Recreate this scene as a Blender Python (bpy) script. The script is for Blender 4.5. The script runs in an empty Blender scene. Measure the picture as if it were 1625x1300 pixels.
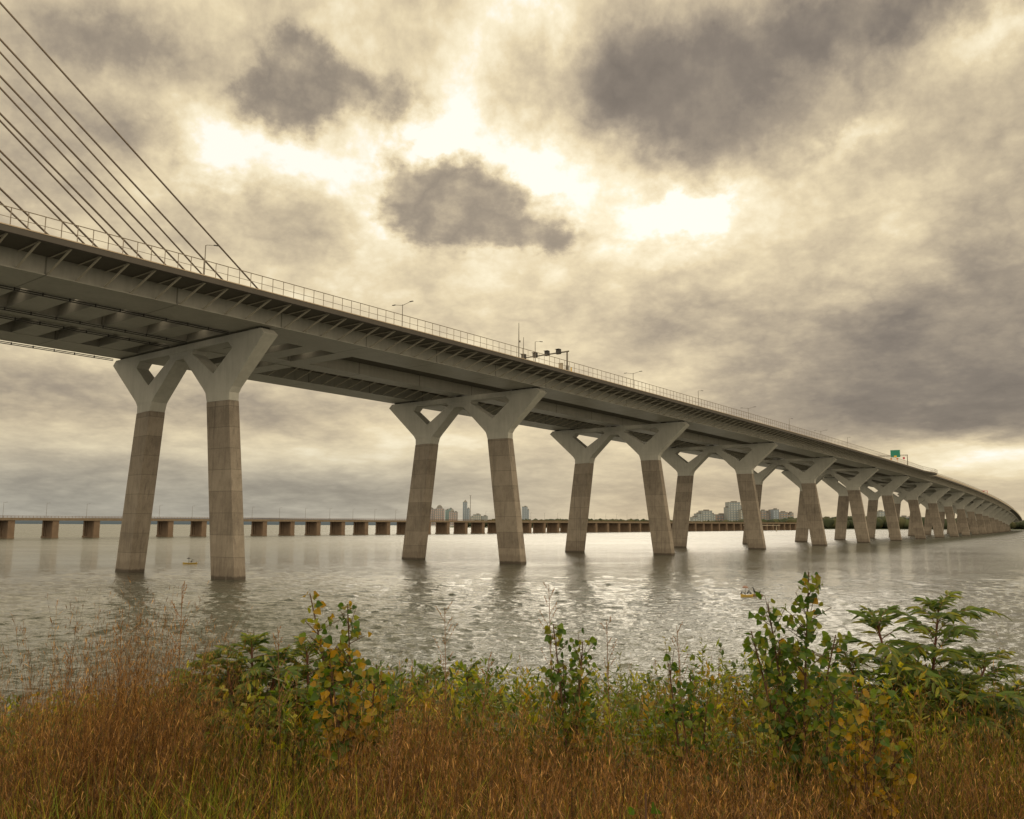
import bpy, math, random
import numpy as np
from mathutils import Vector, Matrix
from mathutils.geometry import tessellate_polygon

R = math.radians
rng = np.random.default_rng(11)
random.seed(5)
scene = bpy.context.scene
COL = scene.collection

# ------------------------------------------------------------------ helpers
def tag(o, label=None, cat=None, group=None, kind=None):
    if label: o['label'] = label
    if cat: o['category'] = cat
    if group: o['group'] = group
    if kind: o['kind'] = kind
    return o

class MB:
    """collects polygons (world coordinates), optional per-vertex colour and uv"""
    def __init__(s):
        s.v = []; s.f = []; s.uv = {}; s.col = []
    def add(s, vs, fs, uvs=None):
        n = len(s.v); s.v += [tuple(p) for p in vs]
        k = len(s.f)
        s.f += [tuple(i + n for i in f) for f in fs]
        if uvs:
            for j, u in enumerate(uvs): s.uv[k + j] = u
    def box(s, c, size, ax=None):
        """oriented box: centre c, full size, ax = 3 unit vectors"""
        c = Vector(c)
        ax = ax or (Vector((1, 0, 0)), Vector((0, 1, 0)), Vector((0, 0, 1)))
        h = [Vector(a) * (d / 2) for a, d in zip(ax, size)]
        vs = [c + h[0] * i + h[1] * j + h[2] * k for i in (-1, 1) for j in (-1, 1) for k in (-1, 1)]
        s.add(vs, [(0, 1, 3, 2), (4, 6, 7, 5), (0, 4, 5, 1), (2, 3, 7, 6), (0, 2, 6, 4), (1, 5, 7, 3)])
    def bar(s, a, b, w, h=None):
        """square bar from a to b"""
        a = Vector(a); b = Vector(b); d = b - a; L = d.length
        if L < 1e-6: return
        d /= L
        up = Vector((0, 0, 1)) if abs(d.z) < .95 else Vector((1, 0, 0))
        x = d.cross(up).normalized(); y = x.cross(d)
        s.box((a + b) / 2, (w, h or w, L), (x, y, d))
    def tube(s, pts, radii, n=6, cap=True):
        pts = [Vector(p) for p in pts]; rings = []
        base = len(s.v); vs = []; fs = []
        for i, p in enumerate(pts):
            d = (pts[min(i + 1, len(pts) - 1)] - pts[max(i - 1, 0)]).normalized()
            up = Vector((0, 0, 1)) if abs(d.z) < .9 else Vector((0, 1, 0))
            x = d.cross(up).normalized(); y = x.cross(d)
            for k in range(n):
                a = 2 * math.pi * k / n
                vs.append(p + (x * math.cos(a) + y * math.sin(a)) * radii[i])
        for i in range(len(pts) - 1):
            for k in range(n):
                k2 = (k + 1) % n
                fs.append((i * n + k, i * n + k2, (i + 1) * n + k2, (i + 1) * n + k))
        if cap:
            fs.append(tuple(range(n - 1, -1, -1))); fs.append(tuple((len(pts) - 1) * n + k for k in range(n)))
        s.add(vs, fs)
    def build(s, name, mat, parent=None, loc=None, smooth=False):
        me = bpy.data.meshes.new(name)
        org = Vector(loc) if loc is not None else (root_loc(parent) if parent else Vector((0, 0, 0)))
        me.from_pydata([(p[0] - org.x, p[1] - org.y, p[2] - org.z) for p in s.v], [], s.f)
        if s.uv:
            ul = me.uv_layers.new(name='UVMap')
            for pi, u in s.uv.items():
                pol = me.polygons[pi]
                for li, c in zip(pol.loop_indices, u): ul.data[li].uv = c
        if s.col:
            ca = me.color_attributes.new('col', 'FLOAT_COLOR', 'POINT')
            ca.data.foreach_set('color', np.array([(*c[:3], 1) for c in s.col], np.float32).ravel())
        if smooth: me.polygons.foreach_set('use_smooth', [True] * len(me.polygons))
        me.update()
        o = bpy.data.objects.new(name, me); COL.objects.link(o)
        if mat: me.materials.append(mat)
        if parent: o.parent = parent
        elif loc is not None: o.location = org
        return o

def root_loc(o):
    p = Vector((0, 0, 0))
    while o: p += o.location; o = o.parent
    return p

def empty(name, loc=(0, 0, 0)):
    o = bpy.data.objects.new(name, None); o.empty_display_size = .3
    o.location = loc; COL.objects.link(o); return o

def np_mesh(name, v, f, mat, col=None, parent=None, kind=None, loc=None):
    """numpy mesh; f is (n,3) or (n,4)"""
    me = bpy.data.meshes.new(name)
    org = np.array(loc if loc is not None else (root_loc(parent) if parent else (0, 0, 0)), dtype=np.float64)
    v = np.asarray(v, np.float64) - org
    k = f.shape[1]
    me.vertices.add(len(v)); me.vertices.foreach_set('co', v.astype(np.float32).ravel())
    me.loops.add(f.size); me.loops.foreach_set('vertex_index', f.astype(np.int32).ravel())
    me.polygons.add(len(f)); me.polygons.foreach_set('loop_start', np.arange(0, f.size, k, dtype=np.int32))
    me.polygons.foreach_set('loop_total', np.full(len(f), k, np.int32))
    me.update(calc_edges=True)
    if col is not None:
        ca = me.color_attributes.new('col', 'FLOAT_COLOR', 'POINT')
        c4 = np.ones((len(v), 4), np.float32); c4[:, :3] = col
        ca.data.foreach_set('color', c4.ravel())
    me.materials.append(mat)
    o = bpy.data.objects.new(name, me); COL.objects.link(o)
    if parent: o.parent = parent
    elif loc is not None: o.location = loc
    if kind: o['kind'] = kind
    return o

# ------------------------------------------------------------------ node helpers
class NT:
    def __init__(s, tree): s.t = tree; s.n = tree.nodes; s.l = tree.links
    def node(s, typ, **kw):
        n = s.n.new(typ)
        for k, v in kw.items(): setattr(n, k, v)
        return n
    def put(s, sock, v):
        if isinstance(v, bpy.types.NodeSocket): s.l.new(v, sock)
        elif v is not None: sock.default_value = v
    def math(s, op, a, b=None, c=None, clamp=False):
        n = s.node('ShaderNodeMath', operation=op); n.use_clamp = clamp
        s.put(n.inputs[0], a)
        if b is not None: s.put(n.inputs[1], b)
        if c is not None: s.put(n.inputs[2], c)
        return n.outputs[0]
    def vmath(s, op, a, b=None, out=0):
        n = s.node('ShaderNodeVectorMath', operation=op)
        s.put(n.inputs[0], a)
        if b is not None: s.put(n.inputs[1], b)
        return n.outputs[out]
    def noise(s, vec, scale, detail=4, rough=.55, dist=0, out='Fac', lac=2.0):
        n = s.node('ShaderNodeTexNoise'); s.put(n.inputs['Vector'], vec)
        n.inputs['Scale'].default_value = scale; n.inputs['Detail'].default_value = detail
        n.inputs['Roughness'].default_value = rough; n.inputs['Distortion'].default_value = dist
        n.inputs['Lacunarity'].default_value = lac
        return n.outputs[out]
    def ramp(s, fac, stops, interp='LINEAR'):
        n = s.node('ShaderNodeValToRGB'); s.put(n.inputs[0], fac)
        cr = n.color_ramp; cr.interpolation = interp
        while len(cr.elements) < len(stops): cr.elements.new(.5)
        for e, (p, c) in zip(cr.elements, stops):
            e.position = p; e.color = (*c, 1) if len(c) == 3 else c
        return n.outputs[0]
    def mix(s, fac, a, b, mode='MIX'):
        n = s.node('ShaderNodeMix', data_type='RGBA', blend_type=mode)
        s.put(n.inputs[0], fac)
        s.put(n.inputs[6], (*a, 1) if isinstance(a, tuple) else a)
        s.put(n.inputs[7], (*b, 1) if isinstance(b, tuple) else b)
        return n.outputs[2]
    def smooth(s, v, lo, hi, a=0., b=1.):
        n = s.node('ShaderNodeMapRange', interpolation_type='SMOOTHSTEP'); s.put(n.inputs[0], v)
        for i, x in zip((1, 2, 3, 4), (lo, hi, a, b)): n.inputs[i].default_value = x
        return n.outputs[0]

def mat(name, rough=.7, metal=0.):
    m = bpy.data.materials.new(name); m.use_nodes = True
    nt = NT(m.node_tree); b = nt.n['Principled BSDF']
    b.inputs['Roughness'].default_value = rough; b.inputs['Metallic'].default_value = metal
    return m, nt, b

def simple(name, c, rough=.7, metal=0., var=.15, scale=3.):
    m, nt, b = mat(name, rough, metal)
    tc = nt.node('ShaderNodeTexCoord')
    f = nt.noise(tc.outputs['Object'], scale, 5, .6)
    col = nt.mix(f, tuple(x * (1 - var) for x in c), tuple(min(1, x * (1 + var)) for x in c))
    nt.put(b.inputs['Base Color'], col)
    return m

# ------------------------------------------------------------------ camera
CAMZ = 10.0
cam = bpy.data.cameras.new('camera'); camo = bpy.data.objects.new('camera', cam); COL.objects.link(camo)
cam.sensor_width = 36; cam.lens = 36 * 1345.95 / 1625; cam.clip_start = .05; cam.clip_end = 60000
camo.matrix_world = Matrix.Translation((0, 0, CAMZ)) @ Matrix.Rotation(math.pi / 2 + .132957, 4, 'X') @ Matrix.Rotation(.00406, 4, 'Z')
scene.camera = camo
scene.view_settings.view_transform = 'Standard'; scene.view_settings.look = 'None'
scene.view_settings.exposure = 0; scene.view_settings.gamma = 1
scene.render.engine = 'CYCLES'
scene.cycles.max_bounces = 6; scene.cycles.diffuse_bounces = 3; scene.cycles.glossy_bounces = 3
scene.cycles.transmission_bounces = 3; scene.cycles.transparent_max_bounces = 6
scene.cycles.use_denoising = True
scene.cycles.caustics_reflective = True; scene.cycles.sample_clamp_indirect = 6.; scene.cycles.caustics_refractive = False

# ------------------------------------------------------------------ sky: overcast world with sun-lit breaks
SUN_AZ, SUN_EL = 8.0, 24.0
def build_world():
    w = bpy.data.worlds.new("World"); scene.world = w; w.use_nodes = True
    nt = NT(w.node_tree); nt.n.clear()
    tc = nt.node('ShaderNodeTexCoord')
    d = tc.outputs['Generated']
    sep = nt.node('ShaderNodeSeparateXYZ'); nt.put(sep.inputs[0], d)
    x, y, z = sep.outputs
    az = nt.math('MULTIPLY', nt.math('ARCTAN2', x, y), 180 / math.pi)
    el = nt.math('MULTIPLY', nt.math('ARCSINE', z), 180 / math.pi)
    # cloud-deck coordinates: a flat layer seen in perspective, so clouds flatten towards the horizon
    zz = nt.math('ADD', nt.math('MAXIMUM', z, 0.), .26)
    pl = nt.node('ShaderNodeCombineXYZ')
    nt.put(pl.inputs[0], nt.math('DIVIDE', x, zz)); nt.put(pl.inputs[1], nt.math('DIVIDE', y, zz))
    nt.put(pl.inputs[2], 0.37)
    P = pl.outputs[0]
    pa = nt.node('ShaderNodeCombineXYZ'); nt.put(pa.inputs[0], nt.math('MULTIPLY', az, .1))
    nt.put(pa.inputs[1], nt.math('MULTIPLY', nt.math('LOGARITHM', nt.math('ADD', 1., nt.math('MULTIPLY', nt.math('MAXIMUM', el, 0.), .14)), math.e), 3.7)); nt.put(pa.inputs[2], 1.37)
    P = pa.outputs[0]
    ae = nt.node('ShaderNodeCombineXYZ'); nt.put(ae.inputs[0], az); nt.put(ae.inputs[1], el)
    # ragged edges: shift the angular position by noise
    wn = nt.noise(P, 1.3, 6, .6, out='Color')
    wn2 = nt.noise(P, 3.6, 6, .6, out='Color')
    a1 = nt.vmath('MULTIPLY', nt.vmath('SUBTRACT', wn, (.5, .5, .5)), (5.5, 4.4, 0))
    a2 = nt.vmath('MULTIPLY', nt.vmath('SUBTRACT', wn2, (.5, .5, .5)), (3.4, 3.0, 0))
    wn3 = nt.noise(P, 10.0, 6, .62, out='Color')
    a2 = nt.vmath('ADD', a2, nt.vmath('MULTIPLY', nt.vmath('SUBTRACT', wn3, (.5, .5, .5)), (.8, .7, 0)))
    flat = nt.smooth(el, 2, 18, .35, 1.)
    sh = nt.node('ShaderNodeVectorMath', operation='SCALE'); nt.put(sh.inputs[0], nt.vmath('ADD', a1, a2)); nt.put(sh.inputs[3], flat)
    AE = nt.vmath('ADD', ae.outputs[0], sh.outputs[0])
    FE = [(-3.1, 28.5, 2.6, 3.4, .25, 0), (2.7, 23.4, 4.6, 2.2, .28, 0), (12.5, 20.1, 3.0, 1.1, .42, 8), (-17.1, 23.5, 6.0, 1.6, .34, -8), (-20.6, 21.8, 2.7, 1.5, .25, 0), (-9.8, 19.9, 1.5, 1.4, .25, 0), (-5.6, 25.2, 4.6, 2.3, .2, 0), (-11.0, 17.4, 2.5, 1.2, .14, 0), (23.5, 23.7, 2.3, .9, .3, 35), (31.1, 28.3, 3.7, 1.0, .26, 10), (1.6, 32.3, 3.2, 1.6, .24, 0), (27.8, 3.9, 6.3, 1.2, .34, 0), (30.4, 4.3, 2.8, .6, .14, 0), (-28.0, 4.7, 7.7, .8, .15, 0), (-10.6, 4.3, 6.6, .8, .14, 0), (-4.8, 5.9, 5.1, .7, .12, 0), (3.7, .9, 12.6, 1.3, .07, 0), (.3, 23.8, 24.0, 11.5, .19, 0), (14.5, 16.9, 10.7, 2.4, .12, 0), (-26.8, 13.2, 7.7, 4.5, .06, 0), (-8.4, 15.0, 3.0, 1.7, .08, 0), (7.2, 21.2, 4.2, 2.0, .16, 0),
          (9.5, 26.5, 7.0, 3.4, -.12, -10), (20., 17.5, 6., 2.2, -.1, 10), (8.8, 29.2, 5.0, 2.3, -.26, -10), (14.1, 30.2, 9.3, 3.0, -.18, 0), (11.8, 25.7, 6.5, 2.4, -.30, -15), (18.1, 25.4, 7.7, 2.6, -.24, 0), (19.5, 29.9, 8.9, 2.1, -.2, 8), (25.1, 30.6, 9.7, 1.4, -.26, 8), (31.8, 15.0, 4.8, 4.3, -.24, 0), (28.1, 9.5, 7.7, 3.0, -.24, 0), (22.9, 12.2, 5.5, 2.3, -.2, 0), (29.9, 7.1, 5.5, 1.8, -.28, 0), (22.0, 7.6, 6.6, 1.6, -.2, 0), (-26.4, 28.1, 4.4, 1.4, -.3, 0), (-24.6, 23.4, 2.6, 1.3, -.3, 0), (-29.3, 24.1, 3.1, 2.0, -.14, 0), (-14.5, 19.5, 4.6, 2.2, -.18, 0), (-20.5, 19.7, 2.3, 1.1, -.12, 0), (11.9, 13.5, 4.2, 1.6, -.2, 0), (12.0, 16.4, 3.8, .8, -.12, 0), (6.0, 14.8, 5.2, 1.7, -.1, 0), (-28.2, 7.7, 8.7, 1.1, -.14, 0), (-20.8, 2.3, 14.9, 1.0, -.12, 0), (-13.2, 7.0, 8.1, .9, -.1, 0), (-31.3, 19.1, 2.9, 2.8, -.1, 0)]
    PUFF = [(-15.6, 29.2, 2.3, 1.6, 1.05, 0), (-16.6, 26.9, 2.8, 1.5, .95, 0), (-9.6, 27.8, 3.0, 1.4, .8, 0), (-13.4, 27.2, 2.0, 1.7, .7, 0),
            (-5.2, 22.2, 3.2, 1.8, 1.15, 0), (-2.8, 20.4, 3.8, 1.5, 1.05, 0), (2.6, 18.9, 2.8, .8, .8, 0), (-7.2, 19.6, 2.0, 1.1, .5, 0)]
    def acc(feats, k):
        tot = None
        for (fa, fe, fw, fh, am, ro) in feats:
            q = nt.vmath('SUBTRACT', AE, (fa, fe, 0))
            if ro:
                rn = nt.node('ShaderNodeVectorRotate', rotation_type='Z_AXIS'); nt.put(rn.inputs['Vector'], q)
                rn.inputs['Angle'].default_value = R(-ro); q = rn.outputs[0]
            q = nt.vmath('MULTIPLY', q, (1 / (fw * k), 1 / (fh * k), 0))
            e = nt.math('EXPONENT', nt.math('MULTIPLY', nt.vmath('DOT_PRODUCT', q, q, out=1), -1.))
            tot = nt.math('MULTIPLY_ADD', e, am, tot if tot is not None else 0.)
        return tot
    V = acc(FE, 1.2)
    n1 = nt.noise(P, .75, 8, .58); n2 = nt.noise(P, 1.7, 9, .6)
    n3 = nt.noise(P, 3.1, 8, .56); bil = nt.math('ABSOLUTE', nt.math('SUBTRACT', nt.math('MULTIPLY', n3, 2.), 1.))
    n4 = nt.noise(nt.vmath('ADD', P, (3.1, 1.7, 0)), 7.0, 7, .58); bil2 = nt.math('ABSOLUTE', nt.math('SUBTRACT', nt.math('MULTIPLY', n4, 2.), 1.))
    det = nt.math('ADD', nt.math('MULTIPLY', nt.math('SUBTRACT', n1, .5), .62), nt.math('ADD', nt.math('MULTIPLY', nt.math('SUBTRACT', n2, .5), .55),
                  nt.math('ADD', nt.math('MULTIPLY', nt.math('SUBTRACT', bil, .2), .30), nt.math('MULTIPLY', nt.math('SUBTRACT', bil2, .2), .085))))
    det = nt.math('MULTIPLY', det, nt.smooth(el, 0, 14, .75, 1.))
    base = nt.smooth(el, 0, 12, .56, .625)
    V = nt.math('ADD', nt.math('ADD', V, det), base)
    # thick cloud never goes darker than its own uneven floor
    V = nt.math('SMOOTH_MAX', V, nt.math('ADD', nt.math('MULTIPLY', n2, .55), nt.math('ADD', -.14, nt.math('MULTIPLY', bil, .22))), .16)
    # puffy dark cumulus in front of the bright break
    pf = acc(PUFF, 1.25)
    pn = nt.noise(P, 2.9, 9, .58)
    pd_ = nt.math('ADD', pf, nt.math('MULTIPLY', nt.math('SUBTRACT', pn, .5), 1.5))
    dens = nt.smooth(pd_, .12, .80)
    core = nt.smooth(pd_, .35, 1.15)
    inner = nt.math('ADD', nt.math('SUBTRACT', .60, nt.math('MULTIPLY', core, .26)), nt.math('MULTIPLY', nt.math('SUBTRACT', bil, .22), .55))
    mx = nt.node('ShaderNodeMix', data_type='FLOAT'); nt.put(mx.inputs[0], nt.math('MULTIPLY', dens, .85)); nt.put(mx.inputs[2], V); nt.put(mx.inputs[3], inner)
    V = mx.outputs[0]
    # behind the camera: an unseen even overcast, raised to fill the bridge's near faces
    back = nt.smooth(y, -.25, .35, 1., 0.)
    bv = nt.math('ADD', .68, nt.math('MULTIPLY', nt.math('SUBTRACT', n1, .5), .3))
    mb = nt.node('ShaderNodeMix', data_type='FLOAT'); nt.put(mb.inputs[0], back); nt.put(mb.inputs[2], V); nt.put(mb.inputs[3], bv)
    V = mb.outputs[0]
    col = nt.ramp(V, [(0., (.15, .126, .104)), (.2, (.232, .193, .154)), (.4, (.38, .313, .23)), (.58, (.60, .495, .335)), (.74, (.82, .685, .445)), (.9, (1.0, .885, .635)), (1., (1.08, 1.02, .90))])
    # cooler grey right above the water on the left
    cool = nt.math('MULTIPLY', nt.smooth(el, 0, 7, .75, 0.), nt.smooth(az, -12, 14, 1., .1))
    lum = nt.math('MULTIPLY', V, .72)
    cc = nt.node('ShaderNodeCombineColor'); nt.put(cc.inputs[0], nt.math('MULTIPLY', lum, .88)); nt.put(cc.inputs[1], nt.math('MULTIPLY', lum, .89)); nt.put(cc.inputs[2], nt.math('MULTIPLY', lum, .80))
    col = nt.mix(cool, col, cc.outputs[0])
    gain = nt.math('ADD', 1., nt.math('ADD', nt.math('MULTIPLY', back, 1.35), nt.math('MULTIPLY', nt.smooth(el, 36, 60), .5)))  # gain added behind and overhead to light the bridge, deck tops and grass
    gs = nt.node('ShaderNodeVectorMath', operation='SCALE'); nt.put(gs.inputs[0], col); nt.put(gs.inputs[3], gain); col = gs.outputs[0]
    below = nt.smooth(z, -.06, -.004, 1., 0.)
    col = nt.mix(below, col, (.14, .14, .12))
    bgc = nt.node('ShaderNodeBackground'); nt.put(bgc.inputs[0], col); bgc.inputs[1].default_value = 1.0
    sk = nt.node('ShaderNodeTexSky', sky_type='NISHITA'); sk.sun_disc = False
    sk.sun_elevation = R(SUN_EL); sk.sun_rotation = R(SUN_AZ)
    bgs = nt.node('ShaderNodeBackground'); nt.put(bgs.inputs[0], sk.outputs[0]); bgs.inputs[1].default_value = .06
    ms = nt.node('ShaderNodeMixShader'); ms.inputs[0].default_value = .96
    nt.l.new(bgs.outputs[0], ms.inputs[1]); nt.l.new(bgc.outputs[0], ms.inputs[2])
    out = nt.node('ShaderNodeOutputWorld'); nt.l.new(ms.outputs[0], out.inputs[0])
build_world()

sun = bpy.data.lights.new('sun', 'SUN'); suno = bpy.data.objects.new('sun', sun); COL.objects.link(suno)
sun.energy = .6; sun.angle = R(40); sun.color = (1., .9, .74)
sd = Vector((math.sin(R(SUN_AZ)) * math.cos(R(SUN_EL)), math.cos(R(SUN_AZ)) * math.cos(R(SUN_EL)), math.sin(R(SUN_EL))))
suno.rotation_euler = sd.to_track_quat('Z', 'Y').to_euler()

# ------------------------------------------------------------------ materials
def m_concrete():
    m, nt, b = mat('weathered_concrete', .85)
    tc = nt.node('ShaderNodeTexCoord'); oi = nt.node('ShaderNodeObjectInfo')
    P = tc.outputs['Object']
    sp = nt.node('ShaderNodeSeparateXYZ'); nt.put(sp.inputs[0], P)
    z = sp.outputs[2]
    lift = nt.math('FLOOR', nt.math('DIVIDE', z, 3.85))
    wv = nt.node('ShaderNodeTexWhiteNoise', noise_dimensions='2D')
    cv = nt.node('ShaderNodeCombineXYZ'); nt.put(cv.inputs[0], lift); nt.put(cv.inputs[1], nt.math('MULTIPLY', oi.outputs['Random'], 37.))
    nt.put(wv.inputs[0], cv.outputs[0])
    st = nt.vmath('MULTIPLY', P, (1, 1, .22))
    n1 = nt.noise(P, .35, 7, .65); n2 = nt.noise(st, 1.5, 6, .7); n3 = nt.noise(P, 6., 4, .7)
    t = nt.math('ADD', nt.math('MULTIPLY', n1, .45), nt.math('ADD', nt.math('MULTIPLY', n2, .4), nt.math('MULTIPLY', wv.outputs[0], .15)))
    t = nt.math('ADD', nt.math('ADD', t, .06), nt.math('MULTIPLY', nt.math('SUBTRACT', n3, .5), .3))
    col = nt.ramp(t, [(.3, (.11, .091, .077)), (.5, (.225, .190, .160)), (.66, (.30, .258, .219)), (.9, (.375, .326, .277))])
    fr = nt.math('ABSOLUTE', nt.math('SUBTRACT', nt.math('FRACT', nt.math('DIVIDE', z, 3.85)), .0))
    line = nt.smooth(nt.math('MINIMUM', fr, nt.math('SUBTRACT', 1., fr)), .008, .022, 1., 0.)
    col = nt.mix(nt.math('MULTIPLY', line, .55), col, (.10, .082, .066))
    blot = nt.smooth(nt.noise(P, .55, 6, .7), .60, .72)
    col = nt.mix(nt.math('MULTIPLY', blot, .4), col, (.13, .105, .088))
    wet = nt.smooth(nt.math('ADD', z, nt.math('MULTIPLY', nt.math('SUBTRACT', n2, .5), 1.0)), .35, .8, 1., 0.)
    col = nt.mix(wet, col, (.035, .03, .025))
    tide = nt.smooth(nt.math('ADD', z, nt.math('MULTIPLY', nt.math('SUBTRACT', n2, .5), 2.2)), 1.7, 2.6, .4, 0.)
    col = nt.mix(tide, col, (.14, .11, .09))
    drip = nt.smooth(nt.noise(nt.vmath('MULTIPLY', P, (1.6, 1.6, .05)), 1.0, 5, .7), .52, .70)
    col = nt.mix(nt.math('MULTIPLY', drip, .5), col, (.075, .062, .054))
    pale = nt.smooth(nt.noise(nt.vmath('MULTIPLY', P, (1.2, 1.2, .09)), .8, 5, .7), .60, .74)
    col = nt.mix(nt.math('MULTIPLY', pale, .4), col, (.40, .36, .31))
    nt.put(b.inputs['Base Color'], col)
    bp = nt.node('ShaderNodeBump'); bp.inputs['Strength'].default_value = .25; bp.inputs['Distance'].default_value = .05
    nt.put(bp.inputs['Height'], n2); nt.l.new(bp.outputs[0], b.inputs['Normal'])
    return m
def m_steel(name, c, seams=True, rough=.5):
    m, nt, b = mat(name, rough)
    tc = nt.node('ShaderNodeTexCoord')
    P = tc.outputs['Object']
    n1 = nt.noise(P, .25, 6, .6); n2 = nt.noise(nt.vmath('MULTIPLY', P, (1, 1, .12)), 1.3, 5, .65)
    t = nt.math('ADD', nt.math('MULTIPLY', n1, .5), nt.math('MULTIPLY', n2, .5))
    col = nt.ramp(t, [(.3, tuple(x * .78 for x in c)), (.55, c), (.75, tuple(x * 1.14 for x in c))])
    if seams:
        uv = nt.node('ShaderNodeSeparateXYZ'); nt.put(uv.inputs[0], tc.outputs['UV'])
        f = nt.math('FRACT', nt.math('DIVIDE', nt.math('ADD', uv.outputs[0], 398.), 20.))
        line = nt.smooth(nt.math('MINIMUM', f, nt.math('SUBTRACT', 1., f)), .004, .009, 1., 0.)
        col = nt.mix(nt.math('MULTIPLY', line, .6), col, (.05, .048, .042))
        f2 = nt.math('FLOOR', nt.math('DIVIDE', nt.math('ADD', uv.outputs[0], 398.), 20.))
        wv = nt.node('ShaderNodeTexWhiteNoise', noise_dimensions='1D'); nt.put(wv.inputs['W'], f2)
        col = nt.mix(.14, col, nt.mix(wv.outputs[0], (.5, .5, .5), (1, 1, 1)), 'MULTIPLY')
    nt.put(b.inputs['Base Color'], col)
    return m
def m_leaf(name, rough=.45, trans=.45):
    m = bpy.data.materials.new(name); m.use_nodes = True; nt = NT(m.node_tree); nt.n.clear()
    at = nt.node('ShaderNodeAttribute'); at.attribute_name = 'col'
    tc = nt.node('ShaderNodeTexCoord')
    n = nt.noise(tc.outputs['Object'], 30., 3, .6)
    c = nt.mix(n, nt.mix(1., at.outputs[0], (.78, .74, .7), 'MULTIPLY'), nt.mix(1., at.outputs[0], (1.2, 1.2, 1.15), 'MULTIPLY'))
    p = nt.node('ShaderNodeBsdfPrincipled'); nt.put(p.inputs['Base Color'], c); p.inputs['Roughness'].default_value = rough
    p.inputs['Specular IOR Level'].default_value = .35
    t = nt.node('ShaderNodeBsdfTranslucent'); nt.put(t.inputs[0], nt.mix(1., c, (1.45, 1.35, .6), 'MULTIPLY'))
    ms = nt.node('ShaderNodeMixShader'); ms.inputs[0].default_value = trans
    nt.l.new(p.outputs[0], ms.inputs[1]); nt.l.new(t.outputs[0], ms.inputs[2])
    o = nt.node('ShaderNodeOutputMaterial'); nt.l.new(ms.outputs[0], o.inputs[0])
    return m
M_CONC = m_concrete()
M_CAP = m_steel('pier_cap_paint', (.47, .463, .435), False, .6)
M_GIRD = m_steel('girder_paint', (.43, .418, .39), True, .5)
M_FASC = m_steel('fascia_shaded', (.062, .053, .046), False, .6)  # dark tone holds the shade lying on the edge beam
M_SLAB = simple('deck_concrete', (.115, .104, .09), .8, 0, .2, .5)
M_ROAD = simple('asphalt', (.05, .05, .05), .9)
M_RAIL = simple('fence_steel', (.20, .165, .13), .5, .3)
M_PARA = simple('pale_parapet', (.40, .35, .29), .8, 0, .15, .4)
M_CABLE = simple('cable_sheath', (.22, .175, .14), .5)
M_KERB = simple('kerb_lit_edge', (.46, .37, .28), .8, 0, .2, .8)  # pale warm tone paints in the lit line along the deck edge
M_DARK = simple('dark_metal', (.035, .033, .034), .5)
M_POLE = simple('galvanised_pole', (.16, .145, .13), .5, .3)
M_BEAR = simple('bearing_rubber', (.03, .029, .028), .7)
M_OLDC = simple('old_concrete', (.165, .115, .082), .9, 0, .4, .35)
M_OLDD = simple('old_deck_concrete', (.19, .145, .105), .9, 0, .35, .5)
M_RUST = simple('rusty_rail', (.15, .085, .05), .8, 0, .4, 1.)
M_LEAF = m_leaf('leaf', .42, .52)
M_STEM = m_leaf('plant_stem', .6, .1)
M_GRASS = m_leaf('dry_grass', .65, .32)

# ------------------------------------------------------------------ bridge alignment
X0, Y0, TH = -62.333, 161.688, .669992
def head(s):
    if s <= 0: return TH
    a = min(s, 1000.) * 1.2
    h = TH - .0884482 * a / 1000 + .0140899 * (a / 1000) ** 2
    if s > 1000: h -= (s - 1000) * .00005
    return h
_ds = .5
_tab = [(0, X0, Y0)]
_x, _y = X0, Y0
for _i in range(4200):
    _a = head(_i * _ds + _ds / 2); _x += _ds * math.sin(_a); _y += _ds * math.cos(_a); _tab.append(((_i + 1) * _ds, _x, _y))
_tab = np.array(_tab)
_DS = [-300, -120, -47, 0, 80, 126, 232, 329, 446, 524, 644, 808, 970, 1152, 1300, 1450, 1600, 2000]
_DZ = [47.0, 47.65, 47.6, 47.4, 46.88, 46.45, 45.65, 44.85, 43.95, 43.25, 42.1, 39.9, 37.3, 33.9, 30.6, 27.0, 23., 14.]
_sd = np.arange(-300, 2001, 4.); _dz = np.interp(_sd, _DS, _DZ)
_k = np.hanning(31); _k /= _k.sum(); _dz = np.convolve(np.pad(_dz, 15, mode='edge'), _k, 'valid')
def D(s): return float(np.interp(s, _sd, _dz))
def pos(s, u, z):
    if s <= 0:
        x = X0 + s * math.sin(TH); y = Y0 + s * math.cos(TH); a = TH
    else:
        x = float(np.interp(s, _tab[:, 0], _tab[:, 1])); y = float(np.interp(s, _tab[:, 0], _tab[:, 2])); a = head(s)
    return Vector((x + u * math.cos(a), y - u * math.sin(a), z))
def frame(s):
    a = head(s)
    return Vector((math.cos(a), -math.sin(a), 0)), Vector((math.sin(a), math.cos(a), 0)), Vector((0, 0, 1))
def pd(s, u, dz): return pos(s, u, D(s) + dz)

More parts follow.
